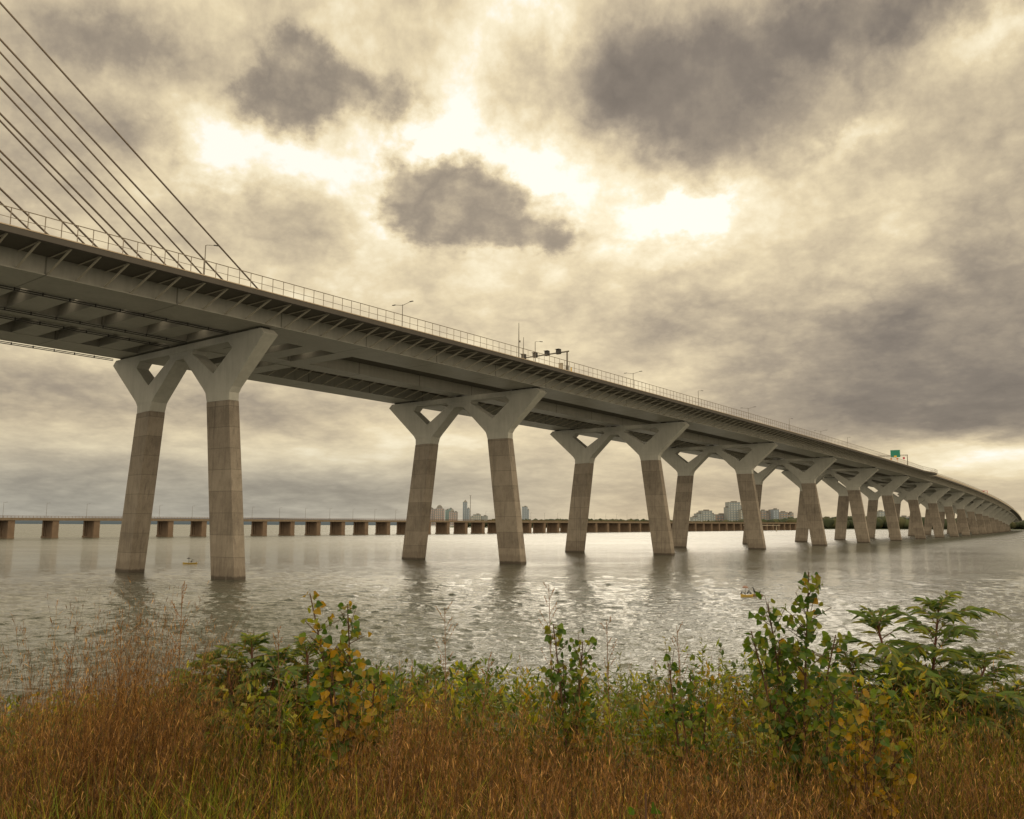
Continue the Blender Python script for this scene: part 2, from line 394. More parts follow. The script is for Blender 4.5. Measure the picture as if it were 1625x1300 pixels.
def steps(s0, s1):
    out = [s0]
    while out[-1] < s1 - .01: out.append(min(s1, out[-1] + (4 if out[-1] < 300 else 8 if out[-1] < 900 else 14)))
    return out
def sweep(mb, prof, ss, closed=True, caps=True):
    """prof: list of (u,dz) or function of s; swept along the alignment, uv = (s, perimeter)"""
    pf = prof if callable(prof) else (lambda s: prof)
    n = len(pf(ss[0])); vs = []
    for s in ss: vs += [pd(s, u, dz) for u, dz in pf(s)]
    fs = []; uvs = []
    per = [0]
    p0 = pf(ss[0])
    for i in range(n): per.append(per[-1] + math.dist(p0[i], p0[(i + 1) % n]))
    for i in range(len(ss) - 1):
        for k in range(n if closed else n - 1):
            k2 = (k + 1) % n
            fs.append((i * n + k, (i + 1) * n + k, (i + 1) * n + k2, i * n + k2))
            uvs.append(((ss[i], per[k]), (ss[i + 1], per[k]), (ss[i + 1], per[k + 1]), (ss[i], per[k + 1])))
    if caps and closed:
        fs.append(tuple(range(n))); uvs.append([(ss[0] + 5, 0)] * n)
        L = (len(ss) - 1) * n
        fs.append(tuple(L + k for k in range(n - 1, -1, -1))); uvs.append([(ss[-1] + 5, 0)] * n)
    mb.add(vs, fs, uvs)

S0, S1 = -150., 1800.
SPAN = 79.91
bridge = empty('road_bridge', pos(0, 0, 0))
tag(bridge, 'long curving grey road bridge on Y-shaped piers crossing the river from the upper left', 'bridge', kind='thing')

def edge_u(s):
    if s < 488: return 33.4
    if s < 512: return 33.4 + 2.2 * (s - 488) / 24
    if s < 526: return 35.6
    return 31.0
SEG = [steps(S0, 488), steps(488, 526), steps(526.2, S1)]
def ss_cut(seg):
    return seg
# near deck: slab, edge beam, footway
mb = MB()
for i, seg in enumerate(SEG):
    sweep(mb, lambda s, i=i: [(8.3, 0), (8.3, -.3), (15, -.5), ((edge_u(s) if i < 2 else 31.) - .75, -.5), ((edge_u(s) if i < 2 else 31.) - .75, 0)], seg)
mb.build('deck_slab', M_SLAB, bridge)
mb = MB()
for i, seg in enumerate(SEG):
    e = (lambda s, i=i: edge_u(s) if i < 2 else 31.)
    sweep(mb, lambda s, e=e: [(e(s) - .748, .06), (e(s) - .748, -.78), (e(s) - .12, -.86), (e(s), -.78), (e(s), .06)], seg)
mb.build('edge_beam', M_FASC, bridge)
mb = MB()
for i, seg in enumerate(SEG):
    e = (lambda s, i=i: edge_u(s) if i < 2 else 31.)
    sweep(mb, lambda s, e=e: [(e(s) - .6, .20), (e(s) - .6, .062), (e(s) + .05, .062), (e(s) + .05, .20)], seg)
mb.build('kerb', M_KERB, bridge)  # thin strip added to carry the lit line above the fascia
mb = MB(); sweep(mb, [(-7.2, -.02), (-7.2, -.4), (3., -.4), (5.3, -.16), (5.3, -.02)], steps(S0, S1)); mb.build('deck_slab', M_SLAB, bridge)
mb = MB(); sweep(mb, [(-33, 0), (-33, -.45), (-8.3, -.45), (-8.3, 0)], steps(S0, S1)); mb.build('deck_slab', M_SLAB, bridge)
# cover plates between the two decks, with small openings that let the sky through
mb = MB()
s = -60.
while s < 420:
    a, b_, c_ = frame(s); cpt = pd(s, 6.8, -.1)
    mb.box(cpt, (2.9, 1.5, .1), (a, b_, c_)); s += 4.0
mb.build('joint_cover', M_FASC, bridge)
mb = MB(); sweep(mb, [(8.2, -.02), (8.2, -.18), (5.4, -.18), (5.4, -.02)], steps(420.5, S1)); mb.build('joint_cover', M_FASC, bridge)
# road surfaces, barriers
mb = MB(); sweep(mb, [(11, .004), (27, .004)], steps(S0, S1), closed=False); mb.build('roadway', M_ROAD, bridge)
mb = MB(); sweep(mb, [(28.2, 1.0), (27.75, .01), (28.75, .01), (28.45, 1.0)], steps(S0, S1)); mb.build('parapet', M_PARA, bridge)
mb = MB(); sweep(mb, [(30.95, 1.45), (30.65, 1.45), (30.6, .07), (31.0, .07)], steps(526.2, S1)); mb.build('parapet', M_PARA, bridge)

# box girders
GB = -3.25
mb = MB()
sweep(mb, [(25.55, -.5), (25.55, GB + .12), (25.8, GB + .12), (25.8, GB), (16.1, GB), (16.1, GB + .12), (16.3, GB + .12), (16.3, -.5)], steps(S0, S1))
g_near = mb.build('box_girder', M_GIRD, bridge)
mb = MB()
sweep(mb, [(1.0, -.4), (1.0, GB + .3), (1.15, GB + .3), (1.15, GB + .18), (-3.95, GB + .18), (-3.95, GB + .3), (-3.8, GB + .3), (-3.8, -.4)], steps(S0, S1))
mb.build('box_girder', M_GIRD, bridge)
mb = MB()
sweep(mb, [(-17.3, -.45), (-17.3, GB + .12), (-17.15, GB + .12), (-17.15, GB), (-25.9, GB), (-25.9, GB + .12), (-25.7, GB + .12), (-25.7, -.45)], steps(S0, S1))
g_far = mb.build('box_girder', M_GIRD, bridge)

# raking struts under the overhang
def strut(mb, s, u0, u1, z0, z1, w=.2):
    a, b_, c_ = frame(s)
    p = pd(s, u0, z0); q = pd(s, u1, z1)
    d = (q - p); L = d.length; d.normalize()
    mb.box((p + q) / 2, (w, .26, L), (b_, d.cross(b_), d))
    mb.bar(pd(s, u0 + .1, -.7), q, .14)
ns = 0; rest = MB(); s = -58.
M_STRUT = m_steel('strut_paint', (.52, .48, .42), False)
while s < 1250:
    uo = (edge_u(s) - .75) if s < 526 else 30.25
    if ns < 70:
        mb = MB(); strut(mb, s, 25.6, uo, GB + .2, -.7); mb.build('strut', M_STRUT, g_near)
    else: strut(rest, s, 25.6, uo, GB + .2, -.7)
    ns += 1; s += 4.05
o = rest.build('strut', M_STRUT, g_near); o['kind'] = 'stuff'
ns = 0; rest = MB(); s = 22.
while s < 420:
    if ns < 30:
        mb = MB(); strut(mb, s, -17.25, -8.6, GB + .2, -.6); mb.build('strut', M_STRUT, g_far)
    else: strut(rest, s, -17.25, -8.6, GB + .2, -.6)
    ns += 1; s += 4.05
o = rest.build('strut', M_STRUT, g_far); o['kind'] = 'stuff'
# cross beams of the cable-stayed span
for k in range(-1, 18):
    s = 16.5 - 8 * k + (0.2 if k < 0 else 0)
    for (ua, ub) in ((1.02, 16.28), (-17.28, -3.82)):
        mb = MB(); a, b_, c_ = frame(s)
        zt, zb = D(s) - .42, D(s) + GB + .06
        h = 2.2
        vs = [pos(s - h, ua, zb), pos(s + h, ua, zb), pos(s + h * .8, ua, zt), pos(s - h * .8, ua, zt), pos(s - h, ub, zb), pos(s + h, ub, zb), pos(s + h * .8, ub, zt), pos(s - h * .8, ub, zt)]
        mb.add(vs, [(0, 1, 5, 4), (1, 2, 6, 5), (2, 3, 7, 6), (3, 0, 4, 7), (0, 3, 2, 1), (4, 5, 6, 7)], [[(9, 0)] * 4] * 6)
        mb.build('cross_beam', M_GIRD, bridge)
# maintenance rails hung below the main span
mb = MB()
for u in (15.6, 1.7, -4.5, -26.6):
    for dz in (-.05, -.35):
        sweep(mb, [(u, GB + dz), (u, GB + dz - .12), (u - .28, GB + dz - .12), (u - .28, GB + dz)], steps(S0, -2))
    s = S0
    while s < -2:
        mb.bar(pd(s, u - .14, GB + .05), pd(s, u - .14, GB - .5), .16); s += 4
mb.build('gantry_rail', M_DARK, bridge)

# piers
CAPV = None
def pier(k):
    s = k * SPAN; dd = D(s); T = dd - 3.6; J = T - 11.95
    u0 = -1.1 if k == 0 else -.3
    a, b_, c_ = frame(s)
    def P(u, n, z): return pos(s, u0 + u, z) + b_ * n
    half = [(1.4, T - 2.75, 1.65), (8.5, T - 9.2, 1.65), (9.5, T - 10.2, 1.65), (10.1, J, 1.65), (16.25, J, 1.0), (16.3, T - 10.5, 1.0), (17.0, T - 9.5, 1.05), (26.6, T - 1.0, 1.5), (25.4, T, 1.5)]
    outer = half + [(-u, z, t) for u, z, t in reversed(half)]
    holeR = [(4.4, T - 1.35, 1.5), (15.6, T - 1.25, 1.4), (16.9, T - 2.5, 1.35), (11.5, T - 6.7, 1.5), (3.8, T - 2.0, 1.5)]
    holeL = [(-u, z, t) for u, z, t in holeR]
    loops = [outer, holeR, holeL]
    allv = [p for l in loops for p in l]
    tris = tessellate_polygon([[Vector((u, z, 0)) for u, z, t in l] for l in loops])
    n = len(allv)
    mb = MB()
    vs = [P(u, -t, z) for u, z, t in allv] + [P(u, t, z) for u, z, t in allv]
    fs = []
    for t in tris:
        p, q, r = [Vector((allv[i][0], allv[i][1], 0)) for i in t]
        c = (q - p).cross(r - p).z
        t = tuple(t) if c > 0 else (t[0], t[2], t[1])
        fs.append(t); fs.append((t[0] + n, t[2] + n, t[1] + n))
    i0 = 0
    for li, l in enumerate(loops):
        area = sum(l[i][0] * l[(i + 1) % len(l)][1] - l[(i + 1) % len(l)][0] * l[i][1] for i in range(len(l)))
        want = area > 0
        for i in range(len(l)):
            i2 = (i + 1) % len(l); A, B = i0 + i, i0 + i2
            q = (A, A + n, B + n, B) if want == (li == 0) else (B, B + n, A + n, A)
            fs.append(q)
        i0 += len(l)
    mb.add(vs, fs)
    cap = mb.build('pier_cap', M_CAP, bridge)
    md = cap.modifiers.new('edge', 'BEVEL'); md.width = .09; md.segments = 2; md.limit_method = 'ANGLE'; md.angle_limit = R(35)
    for sg in (1, -1):
        mb = MB(); vs = []
        zs = [J - .01, J * .5, -4.0]
        for z in zs:
            f = (J - z) * .137
            w = .12 if z < J - .1 else .06
            for u, t in ((10.1 - w, -1.68), (16.25 + w, -1.06 - .1 * (J - z) / J), (16.25 + w, 1.06 + .1 * (J - z) / J), (10.1 - w, 1.68)):
                vs.append(P(sg * (u + f), t, z))
        fs = [(0, 1, 2, 3), (11, 10, 9, 8)]
        for i in range(2):
            for q in range(4):
                q2 = (q + 1) % 4
                fs.append((i * 4 + q, (i + 1) * 4 + q, (i + 1) * 4 + q2, i * 4 + q2))
        if sg < 0: fs = [tuple(reversed(f)) for f in fs]
        mb.add(vs, fs)
        lg = mb.build('concrete_leg', M_CONC, cap)
        md = lg.modifiers.new('edge', 'BEVEL'); md.width = .1; md.segments = 2; md.limit_method = 'ANGLE'; md.angle_limit = R(35)
    for u in ((24.3, 18.0, -.9, -18.2, -24.2) if k < 8 else ()):
        mb = MB(); mb.box(P(u, 0, T + .17), (1.5, 1.6, .36), (a, b_, c_)); mb.box(P(u, 0, T + .03), (1.9, 2.0, .08), (a, b_, c_))
        mb.build('bearing', M_BEAR, cap)
    return cap
for k in range(0, 20): pier(k)

# fence along the outer footway
fence = None
mb = MB()
for h, w in ((2.62, .1), (1.28, .06), (.2, .06)):
    for seg in (steps(S0, 488), steps(488, 526)):
        sweep(mb, lambda s, h=h, w=w: [(edge_u(s) - .2, h), (edge_u(s) - .2, h - w), (edge_u(s) - .2 - w, h - w), (edge_u(s) - .2 - w, h)], seg)
fence = mb.build('fence', M_RAIL, bridge)
mb = MB()
for h, w in ((2.3, .09), (1.9, .05)):
    sweep(mb, [(30.85, h), (30.85, h - w), (30.85 - w, h - w), (30.85 - w, h)], steps(526.2, S1))
s = 527.
while s < 1300: mb.bar(pd(s, 30.8, 1.44), pd(s, 30.8, 2.26), .08); s += 4.
mb.build('parapet_rail', M_RAIL, bridge)
ns = 0; rest = MB(); s = -58.5
while s < 526:
    t = rest if ns >= 100 else MB()
    e = edge_u(s) - .25
    t.bar(pd(s, e, .05), pd(s, e, 2.6), .09)
    if ns < 100: t.build('fence_post', M_RAIL, fence)
    ns += 1; s += 2.12
o = rest.build('fence_post', M_RAIL, fence); o['kind'] = 'stuff'
# fine wire infill behind the rails: thin vertical wires
mb = MB(); s = -58.5
# stay cables (two parallel planes)
for plane, u in ((0, 7.0), (1, -7.0)):
    for k in range(0, 14):
        s = (22.2 if plane == 0 else 24.) - 8 * k
        if plane == 0 and k > 0: s = 14.2 - 8.05 * (k - 1)
        sl = .73 if plane == 0 else (.728, .726, .734, .722, .692, .69, .69)[min(k, 6)]
        if plane == 1 and k == 4: s = -8.8
        st = -124.; zt = 47.3 + sl * (s - st)
        if zt < 60: continue
        mb = MB()
        mb.tube([pos(s, u, D(s) - .1), pos(st, u * .6, zt)], [.17, .17], 10)
        mb.tube([pos(s, u, D(s) - .1), pos(s - 2.2, u, D(s) + 1.55)], [.24, .24], 10)
        mb.build('stay_cable', M_CABLE, bridge, smooth=True)

# ------------------------------------------------------------------ lamps, masts, gantries on the bridge
def path_lamp(s, label):
    b = pd(s, 32.2, .05); o = empty('street_lamp', b)
    tag(o, label, 'street lamp', 'single-arm lamps along the bridge footway')
    a, t, z = frame(s)
    m = MB(); m.tube([b, b + z * 5.3], [.10, .07], 8); m.build('pole', M_POLE, o)
    e = b + z * 5.35 + (a * .45 + t * .9) * 1.55
    m = MB(); m.tube([b + z * 5.2, b + z * 5.35 + (e - b - z * 5.35) * .1, e + z * .12], [.045, .045, .035], 6); m.build('arm', M_POLE, o)
    m = MB(); d = (a * .45 + t * .9).normalized(); m.box(e + z * .12, (.24, .75, .12), (d.cross(z), d, z)); m.build('lamp_head', M_DARK, o)
for s, l in ((-17.5, 'short single-arm street lamp on the bridge beside the lowest stay cables'), (68.5, 'single-arm street lamp standing just behind the camera gantry arm'),
             (155.5, 'single-arm street lamp above the third Y pier of the bridge'), (238., 'single-arm street lamp above the fourth Y pier of the bridge'), (318., 'rightmost single-arm street lamp before the green road sign')):
    path_lamp(s, l)
def road_lamp(s, label):
    b = pd(s, 8.7, 0); o = empty('double_street_lamp', b)
    tag(o, label, 'street lamp', 'double-arm lamps in the middle of the bridge')
    a, t, z = frame(s)
    m = MB(); m.tube([b, b + z * 13.6], [.15, .08], 8); m.build('pole', M_POLE, o)
    for sg in (1, -1):
        e = b + z * 13.7 + a * sg * 2.6
        m = MB(); m.tube([b + z * 13.4, e + z * .2], [.06, .05], 6); m.build('arm', M_POLE, o)
        m = MB(); m.box(e + z * .2 + a * sg * .3, (1.0, .34, .14), (a, t, z)); m.build('lamp_head', M_DARK, o)
for s, l in ((48., 'tall double-arm street lamp on the bridge between the first two piers'), (156., 'double-arm street lamp right of the camera gantry'), (256., 'double-arm street lamp between two single-arm lamps near the fourth pier'), (357., 'farthest double-arm street lamp on the bridge before the green sign')):
    road_lamp(s, l)
m = MB(); b = pd(63.5, 31.2, .05); m.tube([b, b + Vector((0, 0, 5)), b + Vector((0, 0, 9.0))], [.14, .11, .06], 8)
m.box(b + Vector((.25, 0, 4.6)), (.3, .3, .4)); tag(m.build('mast', M_POLE, loc=b), 'tall thin grey mast on the bridge left of the camera gantry', 'mast')
m = MB(); b = pd(65.3, 31.2, .05); m.tube([b, b + Vector((0, 0, 5.9))], [.1, .06], 8)
tag(m.build('mast', M_POLE, loc=b), 'shorter thin mast right beside the tall mast on the bridge', 'mast')
# gantry with four boxes
s = 81.2; a, t, z = frame(s); b = pd(s, 32.6, .05); top = D(s) + 5.15
g = tag(empty('overhead_gantry', b), 'cantilever gantry on the bridge carrying four dark boxes', 'gantry')
m = MB(); m.tube([b, pos(s, 32.6, top + .15)], [.24, .2], 10); m.box(b + z * .8, (.55, .55, 1.6), (a, t, z)); m.build('post', M_POLE, g)
m = MB(); m.tube([pos(s, 33.1, top), pos(s, 18.6, top - .1)], [.2, .13], 8); m.build('arm', M_POLE, g)
for j, u in enumerate((19.4, 23.0, 26.7, 30.2)):
    m = MB(); m.box(pos(s, u, top + .15) - t * .25, (1.15, .7, 1.15), (a, t, z)); m.box(pos(s, u, top + .78) - t * .5, (1.25, 1.0, .07), (a, t, z))
    m.box(pos(s, u, top + .15) - t * .62, (.85, .06, .85), (a, t, z))
    m.build('signal_box', M_DARK, g)
m = MB(); b = pd(79.5, 31.9, .05); m.box(b + z * .95, (.9, .7, 1.9), (a, t, z)); m.box(b + z * 1.94, (1.0, .8, .07), (a, t, z)); m.box(b + z * .95 + a * .47, (.03, .55, 1.6), (a, t, z))
tag(m.build('electrical_cabinet', M_PARA, loc=b), 'pale grey electrical cabinet at the foot of the camera gantry', 'cabinet')
m = MB(); b = pd(84., 31.9, .05); m.tube([b, b + z * 1.5], [.16, .16], 10); m.tube([b + z * 1.5, b + z * 1.62], [.2, .12], 10)
tag(m.build('bollard', simple('yellow_paint', (.62, .42, .06), .5), loc=b), 'yellow post behind the fence right of the camera gantry', 'bollard')
# green sign gantry
s = 444.; a, t, z = frame(s); b = pd(s, 32.6, .05)
g = tag(empty('sign_gantry', b), 'far overhead gantry on the bridge with the green road sign', 'gantry')
m = MB(); m.tube([b, pos(s, 32.6, 50.7)], [.26, .22], 8); m.build('post', M_POLE, g)
m = MB()
for dz in (0, -.55): m.tube([pos(s, 32.9, 50.6 + dz), pos(s, 16.4, 50.6 + dz)], [.12, .12], 6)
for q in range(12): m.bar(pos(s, 32 - q * 1.3, 50.6), pos(s, 31.35 - q * 1.3, 50.05), .08)
m.build('truss_arm', M_POLE, g)
M_GREEN = simple('sign_green', (.0, .17, .12), .4); M_YEL = simple('sign_yellow', (.75, .45, .03), .5); M_ORA = simple('sign_orange', (.62, .22, .04), .5); M_RED = simple('sign_red', (.42, .02, .06), .5)
M_WHITE = simple('sign_white', (.5, .62, .58), .5)
sg = tag(empty('road_sign', pos(s, 26.2, 51.4)), 'large green road sign hanging on the far overhead gantry', 'road sign')
m = MB(); m.box(pos(s, 26.2, 51.5) - t * .3, (5.4, .12, 4.4), (a, t, z)); m.build('panel', M_GREEN, sg)
m = MB()
for (du, dz, w_, h_) in ((0, 2.14, 5.3, .09), (0, -2.14, 5.3, .09), (-2.62, 0, .09, 4.2), (2.62, 0, .09, 4.2)):
    m.box(pos(s, 26.2 + du, 51.5 + dz) - t * .375, (w_, .02, h_), (a, t, z))
m.build('border', M_WHITE, sg)
m = MB(); m.box(pos(s, 26.2, 49.9) - t * .385, (1.5, .03, .8), (a, t, z)); m.build('exit_panel', M_YEL, sg)
for u, zz, mm, l, w_ in ((23.7, 48.5, M_ORA, 'small orange road sign below the left of the green sign', 1.), (27.2, 48.5, M_ORA, 'small orange road sign below the right of the green sign', 1.), (30.7, 48.7, M_RED, 'small dark red square sign near the post of the sign gantry', 1.15)):
    b = pos(s, u, D(s)); m = MB(); m.tube([b, pos(s, u, zz)], [.06, .06], 6); m.box(pos(s, u, zz) - t * .1, (w_, .06, w_), (a, t, z)); m.box(pos(s, u, zz) - t * .03, (w_ * .6, .05, .1), (a, t, z))
    tag(m.build('small_road_sign', mm, loc=b), l, 'road sign')
s = 862.; a, t, z = frame(s); b = pd(s, 30.4, 1.4)
g = tag(empty('lane_gantry', b), 'small red overhead frame far along the bridge near its bend', 'gantry')
m = MB(); zt = D(s) + 4.4; m.bar(b, pos(s, 30.4, zt), .35); m.bar(pos(s, 30.5, zt), pos(s, 25.5, zt), .35); m.build('frame', M_RED, g)
m = MB(); m.box(pos(s, 27, zt - .5), (2.2, .3, .9), (a, t, z)); m.build('signal_box', M_RED, g)

# ------------------------------------------------------------------ water, land
def m_water():
    m, nt, b = mat('river_water', .06)
    b.inputs['IOR'].default_value = 1.75
    tc = nt.node('ShaderNodeTexCoord'); P = tc.outputs['Object']
    ro = nt.node('ShaderNodeMapping'); nt.put(ro.inputs[0], P); ro.inputs['Rotation'].default_value = (0, 0, R(14)); ro.inputs['Scale'].default_value = (.5, 1., 1.)
    Q = ro.outputs[0]
    h2 = nt.noise(Q, .8, 3, .55, .6)
    h3 = nt.noise(Q, 3.2, 3, .6, .4)
    gust = nt.noise(nt.vmath('MULTIPLY', P, (.5, 1., 1.)), .02, 5, .65)
    h = nt.math('ADD', nt.math('MULTIPLY', h2, .7), nt.math('MULTIPLY', h3, .22))
    h = nt.math('MULTIPLY', h, nt.smooth(gust, .38, .62, .6, 1.3))
    bp = nt.node('ShaderNodeBump'); bp.inputs['Strength'].default_value = 1.0; bp.inputs['Distance'].default_value = .4
    nt.put(bp.inputs['Height'], h); nt.l.new(bp.outputs[0], b.inputs['Normal'])
    # waves too small to resolve far out act as roughness
    dist = nt.vmath('LENGTH', P, out=1)
    nt.put(b.inputs['Roughness'], nt.math('ADD', nt.smooth(dist, 90, 650, .05, .27), nt.math('MULTIPLY', nt.math('SUBTRACT', gust, .5), .12)))
    c = nt.mix(gust, (.056, .064, .052), (.095, .10, .078))
    nt.put(b.inputs['Base Color'], c)
    return m
M_WATER = m_water()
def water_mesh():
    """one sheet: real waves out to a few hundred metres, level beyond"""
    th = np.concatenate([np.linspace(-97, -42, 23)[:-1], np.linspace(-42, 42, 1150), np.linspace(42, 97, 23)[1:]]) * math.pi / 180
    r = [22.]
    while r[-1] < 520: r.append(r[-1] + max(.13, .36 * r[-1] ** 2 / 8480))
    while r[-1] < 38000: r.append(r[-1] * 1.22)
    r = np.array(r)
    dr = np.gradient(r)[:, None]; dth = np.gradient(th)[None, :]
    RR = r[:, None] + 0 * th[None, :]
    X = RR * np.sin(th)[None, :]; Y = RR * np.cos(th)[None, :]
    sp = np.maximum(dr, RR * dth)
    Z = np.zeros_like(X); DX = np.zeros_like(X); DY = np.zeros_like(X)
    g = np.random.default_rng(3)
    gust = 1 + .45 * (np.sin(X * .021 + Y * .013 + 1) + np.sin(X * .047 - Y * .031 + 2) * .7 + np.sin(-X * .011 + Y * .052) * .7) / 2.
    N = 90
    for i in range(N):
        lam = float(np.exp(g.uniform(math.log(.5), math.log(5.5)))); k = 2 * math.pi / lam
        d = R(250 + g.normal(0, 32)); kx, ky = k * math.cos(d), k * math.sin(d)
        st = .034 * (1. if lam < 3 else .5)
        am = st / k
        fade = np.clip((lam / sp - 1.8) / 1.6, 0, 1)
        ph = kx * X + ky * Y + g.uniform(0, 6.28) + .9 * np.sin(X * .09 * g.uniform(.5, 1.5) + Y * .06 * g.uniform(.5, 1.5) + g.uniform(0, 6))
        aa = am * fade
        Z += aa * np.cos(ph); q = .8 * aa * np.sin(ph); DX -= q * math.cos(d); DY -= q * math.sin(d)
    Z *= gust
    V = np.stack([X + DX, Y + DY, Z], -1).reshape(-1, 3)
    n0, n1 = X.shape; i = np.arange(n0 * n1).reshape(n0, n1)
    F = np.stack([i[:-1, :-1], i[1:, :-1], i[1:, 1:], i[:-1, 1:]], -1).reshape(-1, 4)[:, ::-1]
    o = np_mesh('water', V, F, M_WATER)
    o.data.polygons.foreach_set('use_smooth', np.ones(len(F), bool))
    tag(o, 'choppy grey river water reflecting the overcast sky', 'water', kind='structure')
water_mesh()

_gy = [-30, 0, 3, 6, 9, 12, 28, 60]; _gz = [8.5, 8.25, 8.05, 7.75, 7.2, 6.0, -.6, -3.]
def ground(x, y):
    return np.interp(y, _gy, _gz) + .08 * np.sin(x * 1.3 + y * .7) + .05 * np.sin(x * 3.1 - y * 2.)
gx = np.linspace(-70, 70, 141); gyy = np.concatenate([np.linspace(-30, -2, 15), np.linspace(-1, 32, 67), np.linspace(34, 60, 8)])
GX, GY = np.meshgrid(gx, gyy); GZ = ground(GX, GY) + .0
nv, nu = GX.shape; idx = np.arange(nv * nu).reshape(nv, nu)
fq = np.stack([idx[:-1, :-1], idx[:-1, 1:], idx[1:, 1:], idx[1:, :-1]], -1).reshape(-1, 4)
def m_soil():
    m, nt, b = mat('bank_soil', .95)
    tc = nt.node('ShaderNodeTexCoord'); P = tc.outputs['Object']
    n = nt.noise(P, 1.5, 8, .7)
    nt.put(b.inputs['Base Color'], nt.ramp(n, [(.3, (.03, .022, .012)), (.55, (.075, .052, .026)), (.75, (.10, .085, .04))]))
    bp = nt.node('ShaderNodeBump'); nt.put(bp.inputs['Height'], nt.noise(P, 6, 6, .7)); bp.inputs['Distance'].default_value = .1; nt.l.new(bp.outputs[0], b.inputs['Normal'])
    return m
o = np_mesh('ground', np.stack([GX, GY, GZ], -1).reshape(-1, 3), fq, m_soil()); tag(o, 'brown soil of the grassy river bank', 'ground', kind='structure')

# far shore land, hills
def ridge(name, pts, base_y, depth, m, label):
    """pts: (x, height) silhouette; a low ridge with real depth"""
    xs = np.linspace(pts[0][0], pts[-1][0], 120); hs = np.interp(xs, [p[0] for p in pts], [p[1] for p in pts])
    hs = hs + (np.sin(xs * .0061) + np.sin(xs * .017 + 1)) * hs.max() * .03
    prof = [(0, -1.), (.02, .25), (.25, .7), (.5, 1.), (.8, .6), (1., -1.)]
    V = []; n = len(prof)
    for x, h in zip(xs, hs):
        for f, k in prof: V.append((x, base_y + f * depth, k * h if k > 0 else -2.))
    V = np.array(V); i = np.arange(len(xs) * n).reshape(len(xs), n)
    F = np.stack([i[:-1, :-1], i[1:, :-1], i[1:, 1:], i[:-1, 1:]], -1).reshape(-1, 4)
    o = np_mesh(name, V, F, m); tag(o, label, 'hills', kind='structure'); return o
M_HILL = simple('hazy_forest', (.032, .058, .095), .95, 0, .2, .004)  # distance haze put into the forest colour as blue
M_LAND = simple('shore_land', (.06, .075, .045), .95, 0, .3, .02)
ridge('hills', [(-3600, 17), (-2300, 20), (-1500, 25), (-1050, 26), (-640, 20), (-250, 15), (400, 12), (1300, 9)], 2950, 1500, M_HILL, 'low haze-blue wooded hills along the far horizon on the left')
ridge('far_shore', [(-150, 1.5), (300, 3), (900, 3.5), (2600, 4)], 1760, 900, M_LAND, 'low green shore of the far bank behind the bridge')

# woods on the far shore: one mass of many crowns
def crown_mass(n, xy, hfun, name, label, cols, squash=1.0):
    import bmesh
    bm = bmesh.new(); bmesh.ops.create_icosphere(bm, subdivisions=2, radius=1.)
    iv = np.array([v.co[:] for v in bm.verts]); iff = np.array([[v.index for v in f.verts] for f in bm.faces]); bm.free()
    Vs = []; Fs = []; Cs = []; off = 0
    for i in range(n):
        x, y = xy(i); h = hfun(x)
        r = h * random.uniform(.42, .62)
        v = iv * (1 + rng.normal(0, .14, (len(iv), 1)))
        v = v * np.array([r * random.uniform(.9, 1.3), r, h * .52]) + np.array([x, y, 2 + h * .5])
        c = np.array(random.choice(cols)) * random.uniform(.75, 1.25)
        Vs.append(v); Fs.append(iff + off); off += len(iv); Cs.append(np.tile(c, (len(iv), 1)))
    o = np_mesh(name, np.concatenate(Vs), np.concatenate(Fs), M_WOOD, np.concatenate(Cs), kind='stuff')
    tag(o, label, 'trees'); return o
M_WOOD = m_leaf('far_foliage', .9, .1)
GCOL = [(.04, .052, .028), (.05, .06, .03), (.033, .045, .028), (.06, .062, .03)]
def hw(x):
    return float(np.interp(x, [-90, -20, 300, 420, 520, 640, 720, 800, 1000, 2000], [11, 15, 15, 12, 15, 20, 21, 23, 17, 12])) * random.uniform(.75, 1.15)
crown_mass(900, lambda i: ((-90 + 1500 * (i / 900.) + random.uniform(-6, 6)), 1790 + random.uniform(0, 120)), hw, 'woods', 'dark green wooded far shore seen between the bridge legs', GCOL)

# ------------------------------------------------------------------ old low bridge across the river behind
AO = np.array((-276.6, 511.8)); dO = np.array((.6274, .7787)); nO = np.array((.7787, -.6274))
def ob(t, n, z): return Vector((AO[0] + dO[0] * t + nO[0] * n, AO[1] + dO[1] * t + nO[1] * n, z))
axO = (Vector((*nO, 0)), Vector((*dO, 0)), Vector((0, 0, 1)))
low = tag(empty('low_bridge', ob(0, 0, 0)), 'old low brown concrete bridge on many short piers beyond the Y piers', 'bridge', kind='thing')
T0, T1 = -120., 1250.
m = MB(); m.box(ob((T0 + T1) / 2, 0, 10.75), (15.4, T1 - T0, .9), axO); m.build('deck', M_OLDD, low)
m = MB()
for sgn in (7.55, -7.55): m.box(ob((T0 + T1) / 2, sgn, 11.55), (.3, T1 - T0, .66), axO)
t_ = T0
while t_ < T1:
    m.box(ob(t_, 7.75, 10.9), (.12, .9, 1.2), axO); t_ += 2.4
m.build('parapet', M_OLDD, low)
m = MB()
for sgn in (7.5, -7.5):
    for zz in (12.35, 12.95): m.box(ob((T0 + T1) / 2, sgn, zz), (.1, T1 - T0, .12), axO)
t_ = T0
while t_ < T1:
    m.box(ob(t_, 7.5, 12.35), (.12, .16, 1.3), axO); t_ += 2.0
m.build('railing', M_RUST, low)
k = -5
